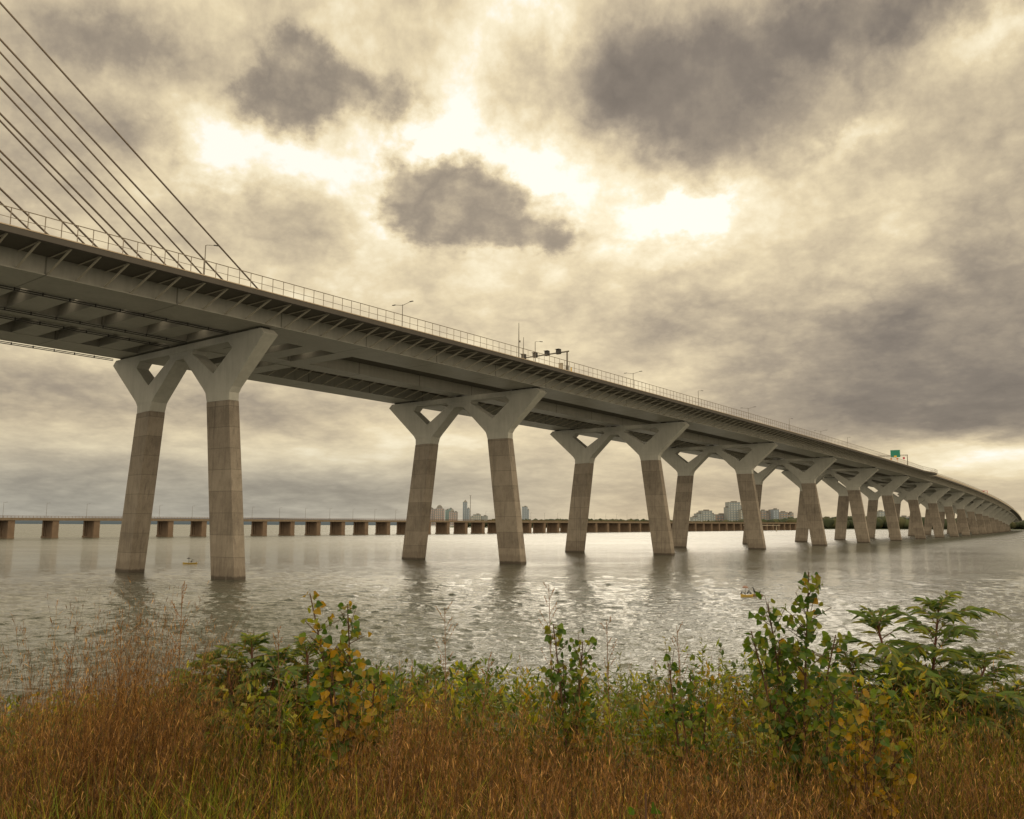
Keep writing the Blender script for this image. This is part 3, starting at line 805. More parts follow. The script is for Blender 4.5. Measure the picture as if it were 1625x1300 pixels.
while True:
    t_ = 1.0 + 24.3 * k; k += 1
    if t_ > 1240: break
    m = MB()
    m.box(ob(t_, 5.6, 4.6), (3.0, 3.6, 11.4), axO); m.box(ob(t_, -6.0, 4.6), (2.2, 3.6, 11.4), axO)
    m.box(ob(t_, -.35, 4.6), (9.1, 2.4, 11.38), axO); m.box(ob(t_, -3.2, 4.6), (.9, 3.3, 11.36), axO)
    m.box(ob(t_, -.2, .2), (14.8, 3.9, 1.6), axO)
    m.build('pier', M_OLDC, low)
for k in range(0, 34):
    t_ = -28.2 + 23.4 * k; b = ob(t_, 7.0, 11.2)
    o = empty('bridge_lamp_post', b); tag(o, 'thin single-arm lamp post standing on the old low bridge', 'lamp post', 'lamp posts along the old low bridge')
    m = MB(); m.tube([b, b + Vector((0, 0, 9.3))], [.12, .07], 6); m.build('pole', M_POLE, o)
    e = b + Vector((0, 0, 9.4)) + axO[1] * 1.6
    m = MB(); m.tube([b + Vector((0, 0, 9.2)), e], [.06, .05], 5); m.box(e, (.3, .8, .12), axO); m.build('arm', M_POLE, o)
# pale covered landing in front of it
b = Vector((345., 1180., 0.)); o = tag(empty('landing_stage', b), 'pale flat-roofed landing stage on the water before the old bridge', 'landing stage')
ex = Vector((.94, .34, 0)); ey = Vector((-.34, .94, 0)); ez = Vector((0, 0, 1))
m = MB(); m.box(b + ez * 8.2, (56, 7, .7), (ex, ey, ez)); m.build('roof', M_PARA, o)
for q in (-25, -19, 0, 24):
    m = MB(); m.box(b + ex * q + ez * 3.6, (.9, .9, 8.6), (ex, ey, ez)); m.build('column', M_PARA, o)
m = MB(); m.box(b + ex * -21 + ez * .4, (14, 6, 1.4), (ex, ey, ez)); m.build('float', M_OLDC, o)

# ------------------------------------------------------------------ city towers
def m_facade(name, c, glass=(.10, .12, .14), fx=3.2, fz=3.1, f0=.62):
    m, nt, b = mat(name, .6)
    tc = nt.node('ShaderNodeTexCoord'); sp = nt.node('ShaderNodeSeparateXYZ'); nt.put(sp.inputs[0], tc.outputs['Object'])
    fxx = nt.math('FRACT', nt.math('DIVIDE', nt.math('ADD', sp.outputs[0], nt.math('MULTIPLY', sp.outputs[1], .7)), fx * 2))
    win = nt.smooth(nt.math('ABSOLUTE', nt.math('SUBTRACT', fxx, .5)), .24, .3, 1., 0.)
    n = nt.noise(tc.outputs['Object'], .08, 3)
    col = nt.mix(n, tuple(x * .85 for x in c), tuple(x * 1.12 for x in c))
    col = nt.mix(nt.math('MULTIPLY', win, f0), col, glass)
    nt.put(b.inputs['Base Color'], col); return m
M_ROWG = simple('window_glass', (.20, .24, .29), .25)
FAC = {'pink': m_facade('pink_facade', (.40, .30, .28)), 'grey': m_facade('grey_facade', (.34, .36, .37)), 'teal': m_facade('teal_facade', (.20, .34, .35)), 'blue': m_facade('blue_facade', (.28, .33, .42)),  # facade tones lightened to stand for distance haze
       'pale': m_facade('pale_facade', (.40, .39, .36)), 'brown': m_facade('brown_facade', (.34, .26, .22)), 'white': simple('white_membrane', (.55, .54, .5), .7)}
M_ROOF = simple('roof_grey', (.16, .16, .16), .8)
F_ = 1345.95
def tower(px0, px1, pyt, Y, kind, label, steps_=((0, 1, 1.),), crown=None, depth=24., rows=True, z0=1.):
    """built from widths and heights measured at distance Y; steps_: (from, to, height fraction) across the width"""
    hz = 830. + (px0 + px1 - 1625) / 2 * .00406
    x0, x1 = (px0 - 812.5) / F_ * Y, (px1 - 812.5) / F_ * Y
    H = CAMZ + (hz - pyt) / F_ * Y * .985
    o = empty(f'{"block" if H < 50 else "tower"}_building', ((x0 + x1) / 2, Y + depth / 2, z0)); tag(o, label, 'building', kind='thing')
    w = x1 - x0
    for j, (a, b, hf) in enumerate(steps_):
        xa, xb = x0 + a * w, x0 + b * w; h = H * hf; dp = depth * (1 - .06 * j)
        m = MB(); m.box(((xa + xb) / 2, Y + depth / 2, (z0 + h) / 2), (xb - xa, dp, h - z0)); m.build('wall', FAC[kind], o)
        m = MB(); m.box(((xa + xb) / 2, Y + depth / 2, h + .5), ((xb - xa) * 1.01, dp * 1.01, 1.0)); m.box(((xa + xb) / 2 + .1 * (xb - xa), Y + depth / 2, h + 2.2), ((xb - xa) * .4, dp * .5, 2.6)); m.build('roof', M_ROOF, o)
        if rows:
            nr = max(3, min(22, int((h - z0) / 5.0)))
            for r in range(nr):
                zz = z0 + (r + .6) * (h - z0) / nr
                m = MB(); m.box(((xa + xb) / 2, Y + depth / 2, zz), ((xb - xa) * .94, dp + .5, (h - z0) / nr * .36)); m.build('window_row', M_ROWG, o)
    if crown == 'dome':
        m = MB(); c = Vector(((x0 + x1) / 2, Y + depth / 2, H * max(s[2] for s in steps_) + .9)); r = w * .28
        m.tube([c, c + ez * r * .5, c + ez * r * .85, c + ez * r * 1.05], [r, r * .85, r * .5, r * .05], 12); m.build('dome_roof', M_ROOF, o)
    if crown == 'gable':
        zt = H * max(s[2] for s in steps_) + 1.0; a0 = x0 + w * .1; a1 = x0 + w * .62
        m = MB(); m.add([(a0, Y + 2, zt), (a1, Y + 2, zt), (a1, Y + depth - 2, zt), (a0, Y + depth - 2, zt), ((a0 + a1) / 2, Y + depth / 2, zt + w * .35)], [(0, 1, 4), (1, 2, 4), (2, 3, 4), (3, 0, 4), (3, 2, 1, 0)]); m.build('pointed_roof', M_ROOF, o)
    return o
YC = 2700
tower(680, 690.5, 808, YC, 'pink', 'leftmost pink high-rise with a rounded top behind the old bridge', crown='dome')
tower(690.8, 706, 806, YC - 40, 'pink', 'widest pink high-rise with a domed top beside the tall slim tower group', ((0, .22, .9), (.22, .8, 1.), (.8, 1, .9)), 'dome')
tower(708, 721, 807.5, YC + 30, 'teal', 'teal glass high-rise between two pink high-rises', ((0, .4, .93), (.4, .8, 1.), (.8, 1., .9)))
tower(714, 727, 812, YC - 60, 'pink', 'shorter pink high-rise in front of the teal one', ((0, .5, 1.), (.5, 1., .96)), 'gable')
tower(735.5, 746, 797, YC, 'blue', 'tall slim blue-grey tower with a pointed top', ((0, .62, 1.), (.62, 1., .73)), 'gable')
tower(748, 764, 816.8, YC - 100, 'pale', 'low pale apartment block right of the tall slim tower', ((0, .25, .8), (.25, 1., 1.)))
tower(764.3, 775, 819.5, YC - 90, 'grey', 'low grey block beside the pale apartment block')
tower(829, 840, 804.5, YC, 'blue', 'lone rounded blue-grey tower just right of the second near leg', ((0, .8, 1.), (.8, 1., .85)))
YR = 1960
tower(1099, 1134, 811, YR, 'grey', 'wide stepped grey-green apartment building with glass fronts', ((0, .18, .62), (.18, .38, .83), (.38, .86, 1.), (.86, 1, .8)), depth=40)
tower(1135, 1151, 817, YR + 40, 'pink', 'low pink brick apartment block between two grey-green buildings', ((0, 1, 1.),))
tower(1153, 1177, 797.5, YR, 'grey', 'tall grey-green apartment tower with stepped shoulders', ((0, .1, .8), (.1, .86, 1.), (.86, 1, .85)), depth=36)
tower(1174, 1181, 810, YR - 20, 'pale', 'narrow pale block leaning on the tall grey-green tower')
tower(1206, 1225, 811, YR + 30, 'brown', 'brown apartment block with white gaps right of the tall grey-green tower', ((0, .45, 1.), (.45, .62, .9), (.62, 1, 1.)))
tower(1225.5, 1234, 809, YR, 'blue', 'blue-grey slab block between two brown apartment blocks')
tower(1234.5, 1257, 813.5, YR + 50, 'brown', 'long brown apartment block at the right end of its group', ((0, .6, 1.), (.6, .75, .86), (.75, 1, .97)))
tower(1392, 1401, 812, YR + 100, 'grey', 'grey tower rising behind the pink blocks on the right shore', ((0, 1, 1.),))
tower(1390, 1414, 820.5, YR + 20, 'pink', 'pink apartment row on the right shore between bridge legs', ((0, .3, .9), (.3, 1, 1.)))
tower(1428, 1449, 820.5, YR + 30, 'brown', 'reddish apartment row farthest right on the shore', ((0, .5, 1.), (.5, 1, .94)))
# white tent-like roof
c = Vector(((1020 - 812.5) / F_ * 2100, 2100., 2.)); o = tag(empty('tent_building', c), 'white peaked tent-roofed building on the far shore', 'building', kind='thing')
m = MB(); m.box(c + ez * 4, (40, 20, 8)); m.build('wall', FAC['pale'], o)
m = MB(); m.add([c + Vector(p) for p in ((-23, -12, 8), (23, -12, 8), (23, 12, 8), (-23, 12, 8), (-8, 0, 15.5), (7, 0, 16.5))], [(0, 1, 5, 4), (1, 2, 5), (2, 3, 4, 5), (3, 0, 4), (3, 2, 1, 0)]); m.build('roof', FAC['white'], o)
# radio mast
c = Vector(((747.5 - 812.5) / F_ * 2500, 2500., 1.)); m = MB(); hh = 88.
for dx, dy in ((-.9, -.6), (.9, -.6), (0, .9)): m.tube([c + Vector((dx, dy, 0)), c + Vector((dx * .5, dy * .5, hh))], [.35, .25], 5)
for q in range(24): m.bar(c + Vector((-.8, -.5, q * hh / 24)), c + Vector((.8, -.5, (q + 1) * hh / 24)), .2)
m.box(c + ez * hh, (6, 1.4, .9)); tag(m.build('radio_mast', M_POLE, loc=c), 'very thin pale radio mast right of the tall slim tower', 'mast', kind='thing')

# ------------------------------------------------------------------ floats with birds
M_YHULL = simple('yellow_hull', (.46, .31, .06), .4)
M_BIRD = simple('bird_black', (.015, .014, .014), .6)
M_PINK = simple('faded_red', (.22, .12, .09), .6)
def bird(p, h, face, label):
    m = MB(); f = Vector((math.cos(face), math.sin(face), 0)); p = Vector(p)
    # one continuous body: tail, trunk, neck, head, bill
    path = [p + f * -.42 * h + ez * .12 * h, p + f * -.2 * h + ez * .28 * h, p + ez * .42 * h, p + f * .1 * h + ez * .58 * h, p + f * .07 * h + ez * .74 * h, p + f * .12 * h + ez * .9 * h, p + f * .2 * h + ez * .95 * h, p + f * .38 * h + ez * .94 * h]
    m.tube(path, [.02 * h, .11 * h, .17 * h, .13 * h, .055 * h, .06 * h, .065 * h, .012 * h], 8)
    sd_ = f.cross(ez)
    for q in (-1, 1): m.tube([p + sd_ * .06 * h * q + ez * .3 * h, p + sd_ * .07 * h * q - ez * .02 * h], [.03 * h, .02 * h], 5)
    o = m.build('bird', M_BIRD, loc=p, smooth=True)
    tag(o, label, 'bird', 'dark birds perched on the yellow floats'); return o
def float_(c, L, ang, label, top):
    c = Vector(c); o = tag(empty('float_marker', c), label, 'float'); f = Vector((math.cos(ang), math.sin(ang), 0)); sd_ = f.cross(ez)
    m = MB(); n = 10; vs = []
    for i in range(n + 1):
        q = i / n * 2 - 1; w = .42 * max(.06, (1 - q * q)) ** .6; up = .24 + .14 * q * q
        P0 = c + f * (q * L / 2)
        vs += [P0 + sd_ * w + ez * up, P0 + sd_ * w * .7 - ez * .1, P0 - sd_ * w * .7 - ez * .1, P0 - sd_ * w + ez * up]
    fs = []
    for i in range(n):
        for k in range(4): k2 = (k + 1) % 4; fs.append((i * 4 + k, i * 4 + k2, (i + 1) * 4 + k2, (i + 1) * 4 + k))
    fs += [(3, 2, 1, 0), tuple(n * 4 + k for k in range(4))]
    m.add(vs, fs); m.build('hull', M_YHULL, o)
    pz = c + f * (-.12 * L)
    m = MB(); m.tube([pz + ez * .1, pz + ez * 1.45], [.035, .03], 6); m.build('mast', M_DARK, o)
    m = MB(); q = pz + ez * 1.2
    m.tube([q, q + ez * .16, q + ez * .28], [.42, .36, .1], 10); m.build('topmark', top, o)
    return o, f
fo, f = float_((-76.7, 205.6, 0), 3.4, .05, 'low yellow float with a dark domed topmark between the first pair of legs', M_DARK)
bird(Vector((-76.7, 205.6, .28)) + f * .35, .75, .3, 'dark bird on the yellow float between the first pair of legs')
fo, f = float_((32.7, 120.0, 0), 1.7, -.1, 'yellow float with a faded red topmark and birds, before the river plants on the right', M_PINK)
m = MB(); c = Vector((34.0, 120.05, 0)); m.box(c + ez * .12, (1.5, .5, .3)); m.box(c + ez * .3, (1.3, .42, .08)); m.tube([c + Vector((-.8, 0, .1)), c + Vector((.9, 0, .16))], [.1, .1], 8)
tag(m.build('drift_log', simple('drift_wood', (.16, .10, .06), .9), loc=c), 'brown floating timber moored to the right-hand yellow float', 'log')
for i, (q, h) in enumerate(((-.7, .62), (-.36, .5), (.15, .66), (.42, .58))):
    bird(Vector((32.7, 120.0, .3)) + f * q, h, 2.9 if i % 2 else .4, ['leftmost small dark bird on the right-hand yellow float', 'second small dark bird from the left on the right-hand yellow float', 'dark bird below the faded red topmark on the right-hand float', 'rightmost dark bird on the right-hand yellow float'][i])
bird(Vector((33.75, 120.05, .34)), .95, 3.0, 'largest dark bird standing on the floating timber')
bird(Vector((34.5, 120.05, .34)), .62, .3, 'small dark bird at the right end of the floating timber')

# ------------------------------------------------------------------ river-bank grass
def strips(n, base, h, az, lean, curl, width, col, seg=3):
    """n ribbon blades; returns v,f,c arrays"""
    t = np.linspace(0, 1, seg + 1)
    dirx, diry = np.cos(az), np.sin(az)
    V = np.zeros((n, seg + 1, 2, 3))
    face = rng.uniform(0, 2 * np.pi, n); wx, wy = np.cos(face), np.sin(face)
    for j, tt in enumerate(t):
        off = h * (lean * tt + curl * tt ** 2.2)
        z = h * (tt - .35 * curl * tt ** 2.5)
        w = width * (1 - .85 * tt) * .5
        for q, sg in enumerate((-1, 1)):
            V[:, j, q, 0] = base[:, 0] + dirx * off + sg * wx * w
            V[:, j, q, 1] = base[:, 1] + diry * off + sg * wy * w
            V[:, j, q, 2] = base[:, 2] + z
    nvp = (seg + 1) * 2
    b = np.arange(n)[:, None, None] * nvp
    q = np.array([[2 * j, 2 * j + 1, 2 * j + 3, 2 * j + 2] for j in range(seg)])[None]
    F = (b + q).reshape(-1, 4)
    C = np.repeat(col, nvp, axis=0)
    return V.reshape(-1, 3), F, C
def pick(n, pal, wts, var=.25):
    pal = np.array(pal); i = rng.choice(len(pal), n, p=np.array(wts) / sum(wts))
    return pal[i] * rng.uniform(1 - var, 1 + var, (n, 1))
def field(n, y0, y1, pw=1.0):
    y = np.sqrt(rng.uniform(y0 ** 2, y1 ** 2, n))
    x = rng.uniform(-1, 1, n) * (y * .66 + 1.0)
    return x, y
def patch(x, y, sc, seed):
    return (np.sin(x * sc + seed) + np.sin(y * sc * 1.3 + seed * 2.1) + np.sin((x + y) * sc * .7 + seed * .7) + np.sin((x - 1.7 * y) * sc * 1.9 + seed)) / 4
def topz(x, y):
    """height of the grass canopy (world z) so that it keeps an uneven skyline below the eye"""
    return ground(x, y) + .62
def grass():
    VV = []; FF = []; CC = []; off = 0
    def push(v, f, c):
        nonlocal off
        VV.append(v); FF.append(f + off); CC.append(c); off += len(v)
    # leaf blades: greener in drifts
    n = 62000
    x, y = field(n, 1.5, 10.3); g = patch(x, y, 1.0, 2.) + .6 * patch(x, y, 2.6, 7.)
    h = rng.uniform(.35, .95, n) * (1 + .2 * g) * np.interp(y, [0, 3, 6, 11], [.8, 1., 1.05, 1.05])
    green = g + rng.normal(0, .38, n) + np.interp(y, [1.5, 4, 6, 8], [-.15, .0, .22, .5]) > -.38
    c1 = pick(n, [(0.136, 0.179, 0.012), (0.198, 0.227, 0.013), (0.088, 0.117, 0.013), (0.302, 0.274, 0.018)], [3, 3, 2, 1.4], .3)
    c2 = pick(n, [(0.200, 0.110, 0.026), (0.113, 0.062, 0.018), (0.399, 0.248, 0.068), (0.047, 0.027, 0.012)], [3, 3, 1.5, 2.4], .35)
    col = np.where(green[:, None], c1, c2)
    push(*strips(n, np.stack([x, y, ground(x, y)], 1), h, rng.uniform(0, 6.28, n), rng.normal(.1, .12, n), rng.uniform(0, .5, n), rng.uniform(.004, .008, n), col))
    # flowering stems, many of them; a tall drift on the left and lower ones elsewhere
    def stems(n, x, y, h, m, pal, wts, t0, lmul, wmul, lean_s=.09):
        base = np.stack([x, y, ground(x, y)], 1)
        az = rng.normal(.3, 1.5, n); lean = rng.normal(.08, lean_s, n); curl = rng.uniform(0, .18, n)
        push(*strips(n, base, h, az, lean, curl, rng.uniform(.0028, .0052, n) * wmul, pick(n, pal, wts, .35), 4))
        ii = np.repeat(np.arange(n), m); N = len(ii)
        tt = rng.uniform(t0, 1.0, N)
        p = np.zeros((N, 3)); o_ = h[ii] * (lean[ii] * tt + curl[ii] * tt ** 2.2)
        p[:, 0] = base[ii, 0] + np.cos(az[ii]) * o_; p[:, 1] = base[ii, 1] + np.sin(az[ii]) * o_; p[:, 2] = base[ii, 2] + h[ii] * (tt - .35 * curl[ii] * tt ** 2.5)
        L = rng.uniform(.02, .10, N) * (1.3 - tt * .8) * lmul
        a = rng.uniform(0, 6.283, N); e = rng.uniform(.45, 1.35, N)
        d = np.stack([np.cos(a) * np.cos(e), np.sin(a) * np.cos(e), np.sin(e)], 1)
        sx = np.stack([-np.sin(a), np.cos(a), np.zeros(N)], 1)
        wd = rng.uniform(.0010, .0026, N)[:, None] * wmul
        v = np.stack([p, p + d * L[:, None] * .6 + sx * wd, p + d * L[:, None], p + d * L[:, None] * .6 - sx * wd], 1).reshape(-1, 3)
        cs = pick(N, [(0.227, 0.111, 0.034), (0.133, 0.065, 0.022), (0.452, 0.259, 0.094), (0.073, 0.039, 0.017)], [3, 3, 1.5, 1.8], .3)
        push(v, np.arange(N * 4).reshape(N, 4), np.repeat(cs, 4, axis=0))
    SP = [(0.173, 0.085, 0.025), (0.093, 0.046, 0.016), (0.320, 0.182, 0.058), (0.033, 0.021, 0.011)]; SW = [3, 3, 1.5, 1.8]
    n = 11500
    x, y = field(n, 2.1, 10.0); g = patch(x, y, .9, 5.) + .5 * patch(x, y, 2.9, 1.)
    stems(n, x, y, rng.uniform(.6, 1.12, n) * (1 + .22 * g) * np.interp(y, [2, 4, 10], [.85, 1., 1.02]), 20, SP, SW, .45, 1., 1.)
    # tall drifts
    for cx, cy, sx_, sy_, n, h0, h1 in ((-2.32, 5.2, .26, .5, 1000, .9, 1.78), (-2.9, 5.4, .6, .7, 450, .75, 1.28), (.15, 4.6, .55, .7, 1000, .8, 1.22), (-.62, 5.3, .22, .4, 420, .9, 1.35), (.9, 4.3, .6, .7, 700, .7, 1.08), (2.9, 4.8, .8, .6, 600, .7, 1.0)):
        x = rng.normal(cx, sx_, n); y = np.clip(rng.normal(cy, sy_, n), 2.6, 7.5)
        q = np.exp(-((x - cx) / sx_) ** 2 * .35)
        stems(n, x, y, (h0 + (h1 - h0) * rng.uniform(0, 1, n) * q), 26, SP, SW, .4, 1.15, .9)
    # dark upright stalks among the grass
    n = 620
    x, y = field(n, 2.4, 7.5)
    push(*strips(n, np.stack([x, y, ground(x, y)], 1), rng.uniform(.75, 1.25, n), rng.uniform(0, 6.28, n), rng.uniform(0, .2, n), np.zeros(n), rng.uniform(.006, .011, n), pick(n, [(.035, .02, .012), (.06, .03, .016)], [2, 1]), 3))
    # sparse wisps above the canopy
    n = 900
    x, y = field(n, 4.0, 8.0)
    stems(n, x, y, rng.uniform(1.0, 1.5, n), 12, SP, SW, .6, 1.3, .75, .12)
    o = np_mesh('grass', np.concatenate(VV), np.concatenate(FF), M_GRASS, np.concatenate(CC), kind='stuff')
    tag(o, 'dense reddish brown dry grass mixed with green blades on the bank', 'grass')
grass()
def undergrowth():
    """low leafy shoots behind the grass, at the top of the slope: twigs with small leaves along them"""
    n = 7600
    y = rng.uniform(6.0, 10.2, n); x = rng.uniform(-1, 1, n) * (y * .68 + 1.)
    g = patch(x, y, 1.7, 9.) + .6 * patch(x, y, 4.1, 3.)
    keep = (g + rng.uniform(-.6, .6, n)) > -.35; x, y, g = x[keep], y[keep], g[keep]; n = len(x)
    H = (.58 + .38 * rng.uniform(0, 1, n) + .42 * g + .13 * (y - 6.5)) * np.interp(x, [-6, -2.8, -1.3, 9], [.7, .78, 1., .95])
    H = np.clip(H, .3, 1.7)
    az = rng.uniform(0, 6.283, n); ln = rng.uniform(.02, .35, n)
    base = np.stack([x, y, ground(x, y)], 1)
    vt, ft, ct = strips(n, base, H, az, ln, np.zeros(n), np.full(n, .007), pick(n, [(.07, .05, .025), (.10, .06, .03), (.08, .08, .03)], [2, 1, 1]), 3)
    m = 34; ii = np.repeat(np.arange(n), m); N = len(ii)
    tt = rng.uniform(.15, 1.02, N)
    p = base[ii].copy(); o_ = H[ii] * ln[ii] * tt
    p[:, 0] += np.cos(az[ii]) * o_; p[:, 1] += np.sin(az[ii]) * o_; p[:, 2] += H[ii] * tt
    a = rng.uniform(0, 6.283, N); e = rng.uniform(-.15, 1.15, N)
    d = np.stack([np.cos(a) * np.cos(e), np.sin(a) * np.cos(e), np.sin(e)], 1); sx = np.stack([-np.sin(a), np.cos(a), rng.uniform(-.6, .6, N)], 1)
    kind = rng.uniform(0, 1, n)[ii]
    L = (rng.uniform(.04, .10, N) * np.where(kind > .5, 1.25, .9))[:, None]; w = L * np.where(kind > .5, .13, .27)[:, None]
    v = np.stack([p, p + d * L * .45 + sx * w, p + d * L, p + d * L * .45 - sx * w], 1).reshape(-1, 3)
    cb = pick(n, [(.10, .155, .018), (.17, .215, .02), (.33, .32, .028), (.055, .10, .018), (.30, .20, .02)], [3, 2.8, 1.8, 2.2, .9], .15)
    c = cb[ii] * rng.uniform(.75, 1.3, (N, 1))
    V = np.concatenate([vt, v]); F = np.concatenate([ft, np.arange(N * 4).reshape(N, 4) + len(vt)]); C = np.concatenate([ct, np.repeat(c, 4, axis=0)])
    o = np_mesh('undergrowth', V, F, M_LEAF, C, kind='stuff')
    tag(o, 'low green leafy shoots behind the dry grass at the edge of the bank', 'undergrowth')
undergrowth()

# ------------------------------------------------------------------ single plants
def leafface(mb, p, d, up, L, W, col, shape='oval'):
    """one folded leaf of two halves"""
    d = Vector(d).normalized(); s_ = d.cross(up)
    if s_.length < 1e-3: s_ = d.cross(Vector((1, 0, .2)))
    s_.normalize(); n = s_.cross(d).normalized()
    if shape == 'delta': prof = [(0, .0), (.0, .24), (.10, .44), (.3, .52), (.55, .42), (.8, .19), (1., 0)]
    elif shape == 'lance': prof = [(0, .0), (.2, .42), (.5, .5), (.8, .26), (1., 0)]
    else: prof = [(0, 0), (.25, .42), (.55, .5), (.85, .25), (1., 0)]
    mid = []; lf = []; rt = []
    for t, w in prof:
        c = p + d * L * t - n * (L * (.22 + .1 * math.sin(p[0] * 900)) * t * t)
        mid.append(c); lf.append(c + s_ * W * w + n * W * w * .36); rt.append(c - s_ * W * w + n * W * w * .36)
    k = len(prof)
    vs = mid + lf[1:-1] + rt[1:-1]; b = k; b2 = k + k - 2
    fs = [(0, 1, b), (0, b2, 1)]
    for i in range(1, k - 2):
        fs.append((i, i + 1, b + i, b + i - 1)); fs.append((i, b2 + i - 1, b2 + i, i + 1))
    fs += [(k - 2, k - 1, b + k - 3), (k - 2, b2 + k - 3, k - 1)]
    mb.add(vs, fs); mb.col += [col] * len(vs)
def ctube(mb, pts, r, col, n=5):
    k0 = len(mb.v); mb.tube(pts, r, n, cap=False); mb.col += [col] * (len(mb.v) - k0)
def rv(a): return Vector((random.uniform(-a, a), random.uniform(-a, a), random.uniform(-a, a)))
def jit(c, v=.25):
    k = random.uniform(1 - v, 1 + v); return tuple(x * k for x in c)
def bez(p0, p1, sag, n=6):
    p0 = Vector(p0); p1 = Vector(p1); m_ = (p0 + p1) / 2 + Vector(sag)
    return [(p0 * (1 - t) ** 2 + m_ * 2 * t * (1 - t) + p1 * t * t) for t in [i / n for i in range(n + 1)]]
CG = [(.06, .12, .014), (.10, .16, .016), (.04, .085, .014), (.18, .20, .02)]; CY = [(.30, .20, .02), (.36, .22, .02), (.20, .17, .02)]; COR = [(.42, .20, .02)]
def cottonwood(base, tips, label, leaf=.05, dens=26, yellow=.09, cat='sapling'):
    base = Vector(base); o = tag(empty('cottonwood_sapling', base), label, cat)
    st = MB(); fo_ = MB()
    for i, tp in enumerate(tips):
        tp = Vector(tp); b0 = base + rv(.03)
        pts = bez(b0, tp, Vector(((base.x - tp.x) * .12, random.uniform(-.08, .08), .05)), 8)
        ctube(st, pts, [.011 * (1 - j / 9.) + .0025 for j in range(9)], (.085, .045, .028))
        Ltot = (tp - b0).length
        for q in range(int(dens * Ltot)):
            t = random.uniform(.28, 1.0); k = min(7, int(t * 8)); p = pts[k].lerp(pts[k + 1], t * 8 - k)
            if random.random() < .35 and t < .93:
                d = Vector((random.uniform(-1, 1), random.uniform(-1, 1), random.uniform(.3, 1.2))).normalized(); L = random.uniform(.08, .2)
                e = p + d * L; ctube(st, [p, e], [.003, .0018], (.09, .05, .03), 4)
                pp = [p.lerp(e, f) for f in (.5, .75, 1.)]
            else: pp = [p]
            for p_ in pp:
                a = random.uniform(0, 6.283); dd = Vector((math.cos(a), math.sin(a), random.uniform(-.35, .5))).normalized()
                pe = p_ + dd * random.uniform(.025, .05)
                ctube(st, [p_, pe], [.0016, .0012], (.16, .12, .03), 3)
                hang = Vector((dd.x, dd.y, random.uniform(-1.1, .35))).normalized()
                low_ = 1 - t
                c = jit(random.choice(CY if random.random() < yellow * (.4 + 1.4 * low_) else CG)); sz = leaf * random.uniform(.55, 1.15)
                leafface(fo_, pe, hang, Vector((random.uniform(-.8, .8), -1., random.uniform(-.2, .8))), sz, sz * 1.0, c, 'delta')
    st.build('stem', M_STEM, o); fo_.build('foliage', M_LEAF, o); return o
def sumac(base, forks, label, fr=14, L0=.42):
    base = Vector(base); o = tag(empty('sumac_bush', base), label, 'shrub'); st = MB(); fo_ = MB()
    for tp, k in forks:
        k = int(k * 1.45); tp = Vector(tp); pts = bez(base + rv(.02), tp, Vector((0, 0, .12)), 7)
        ctube(st, pts, [.017 * (1 - j / 9.) + .004 for j in range(8)], (.11, .045, .03))
        for q in range(k):
            t = 1 - (q / k) ** 1.3 * .62; j = min(6, int(t * 7)); p = pts[j].lerp(pts[min(7, j + 1)], t * 7 - j)
            a = q * 2.4 + random.uniform(-.4, .4); el_ = (random.uniform(.9, 1.3) if q < 5 else random.uniform(.25, .95))
            d = Vector((math.cos(a) * math.cos(el_), math.sin(a) * math.cos(el_), math.sin(el_)))
            L = L0 * random.uniform(.75, 1.1) * (.55 if q < 5 else 1.)
            rp = [p + d * L * f + Vector((0, 0, -.42 * L * f * f)) for f in [i / 12 for i in range(13)]]
            ctube(st, rp, [.004 - .00022 * i for i in range(13)], (.13, .06, .03), 4)
            for i in range(2, 13):
                tg = (rp[i] - rp[i - 1]).normalized(); sd_ = tg.cross(Vector((0, 0, 1))).normalized()
                ll = (.05 + L * .24) * (1 - abs(i - 6.) / 12.) * random.uniform(.85, 1.1)
                for sg in (1, -1):
                    dd = (sd_ * sg + tg * random.uniform(.7, 1.3) + Vector((0, 0, random.uniform(-.7, .25)))).normalized()
                    leafface(fo_, rp[i], dd, Vector((random.uniform(-.6, .6), -.7, 1)), ll, ll * .25, jit(random.choice([(.085, .145, .024), (.055, .105, .022), (.15, .20, .026), (.09, .135, .022), (.24, .25, .03)])), 'lance')
            leafface(fo_, rp[-1], (rp[-1] - rp[-2]), Vector((0, 0, 1)), L * .28, L * .08, jit((.08, .11, .02)), 'lance')
    st.build('stem', M_STEM, o); fo_.build('foliage', M_LEAF, o); return o
def willow(base, tips, label, col=((.14, .16, .025), (.10, .14, .025), (.19, .18, .03)), leaf=.05, name='willow_shoot'):
    base = Vector(base); o = tag(empty(name, base), label, 'plant'); st = MB(); fo_ = MB()
    for tp in tips:
        tp = Vector(tp); pts = bez(base + rv(.05), tp, rv(.06), 8)
        ctube(st, pts, [.005 - .0005 * j for j in range(9)], (.12, .09, .03), 4)
        n = int((tp - base).length * 75)
        for q in range(n):
            t = random.uniform(.2, 1.); k = min(7, int(t * 8)); p = pts[k].lerp(pts[k + 1], t * 8 - k)
            a = random.uniform(0, 6.283); d = Vector((math.cos(a), math.sin(a), random.uniform(.4, 1.5)))
            sz = leaf * random.uniform(.6, 1.3) * (1.15 - .5 * t)
            leafface(fo_, p, d, Vector((math.sin(a), .3, .5)), sz, sz * .22, jit(random.choice(col)), 'lance')
    st.build('stem', M_STEM, o); fo_.build('foliage', M_LEAF, o); return o
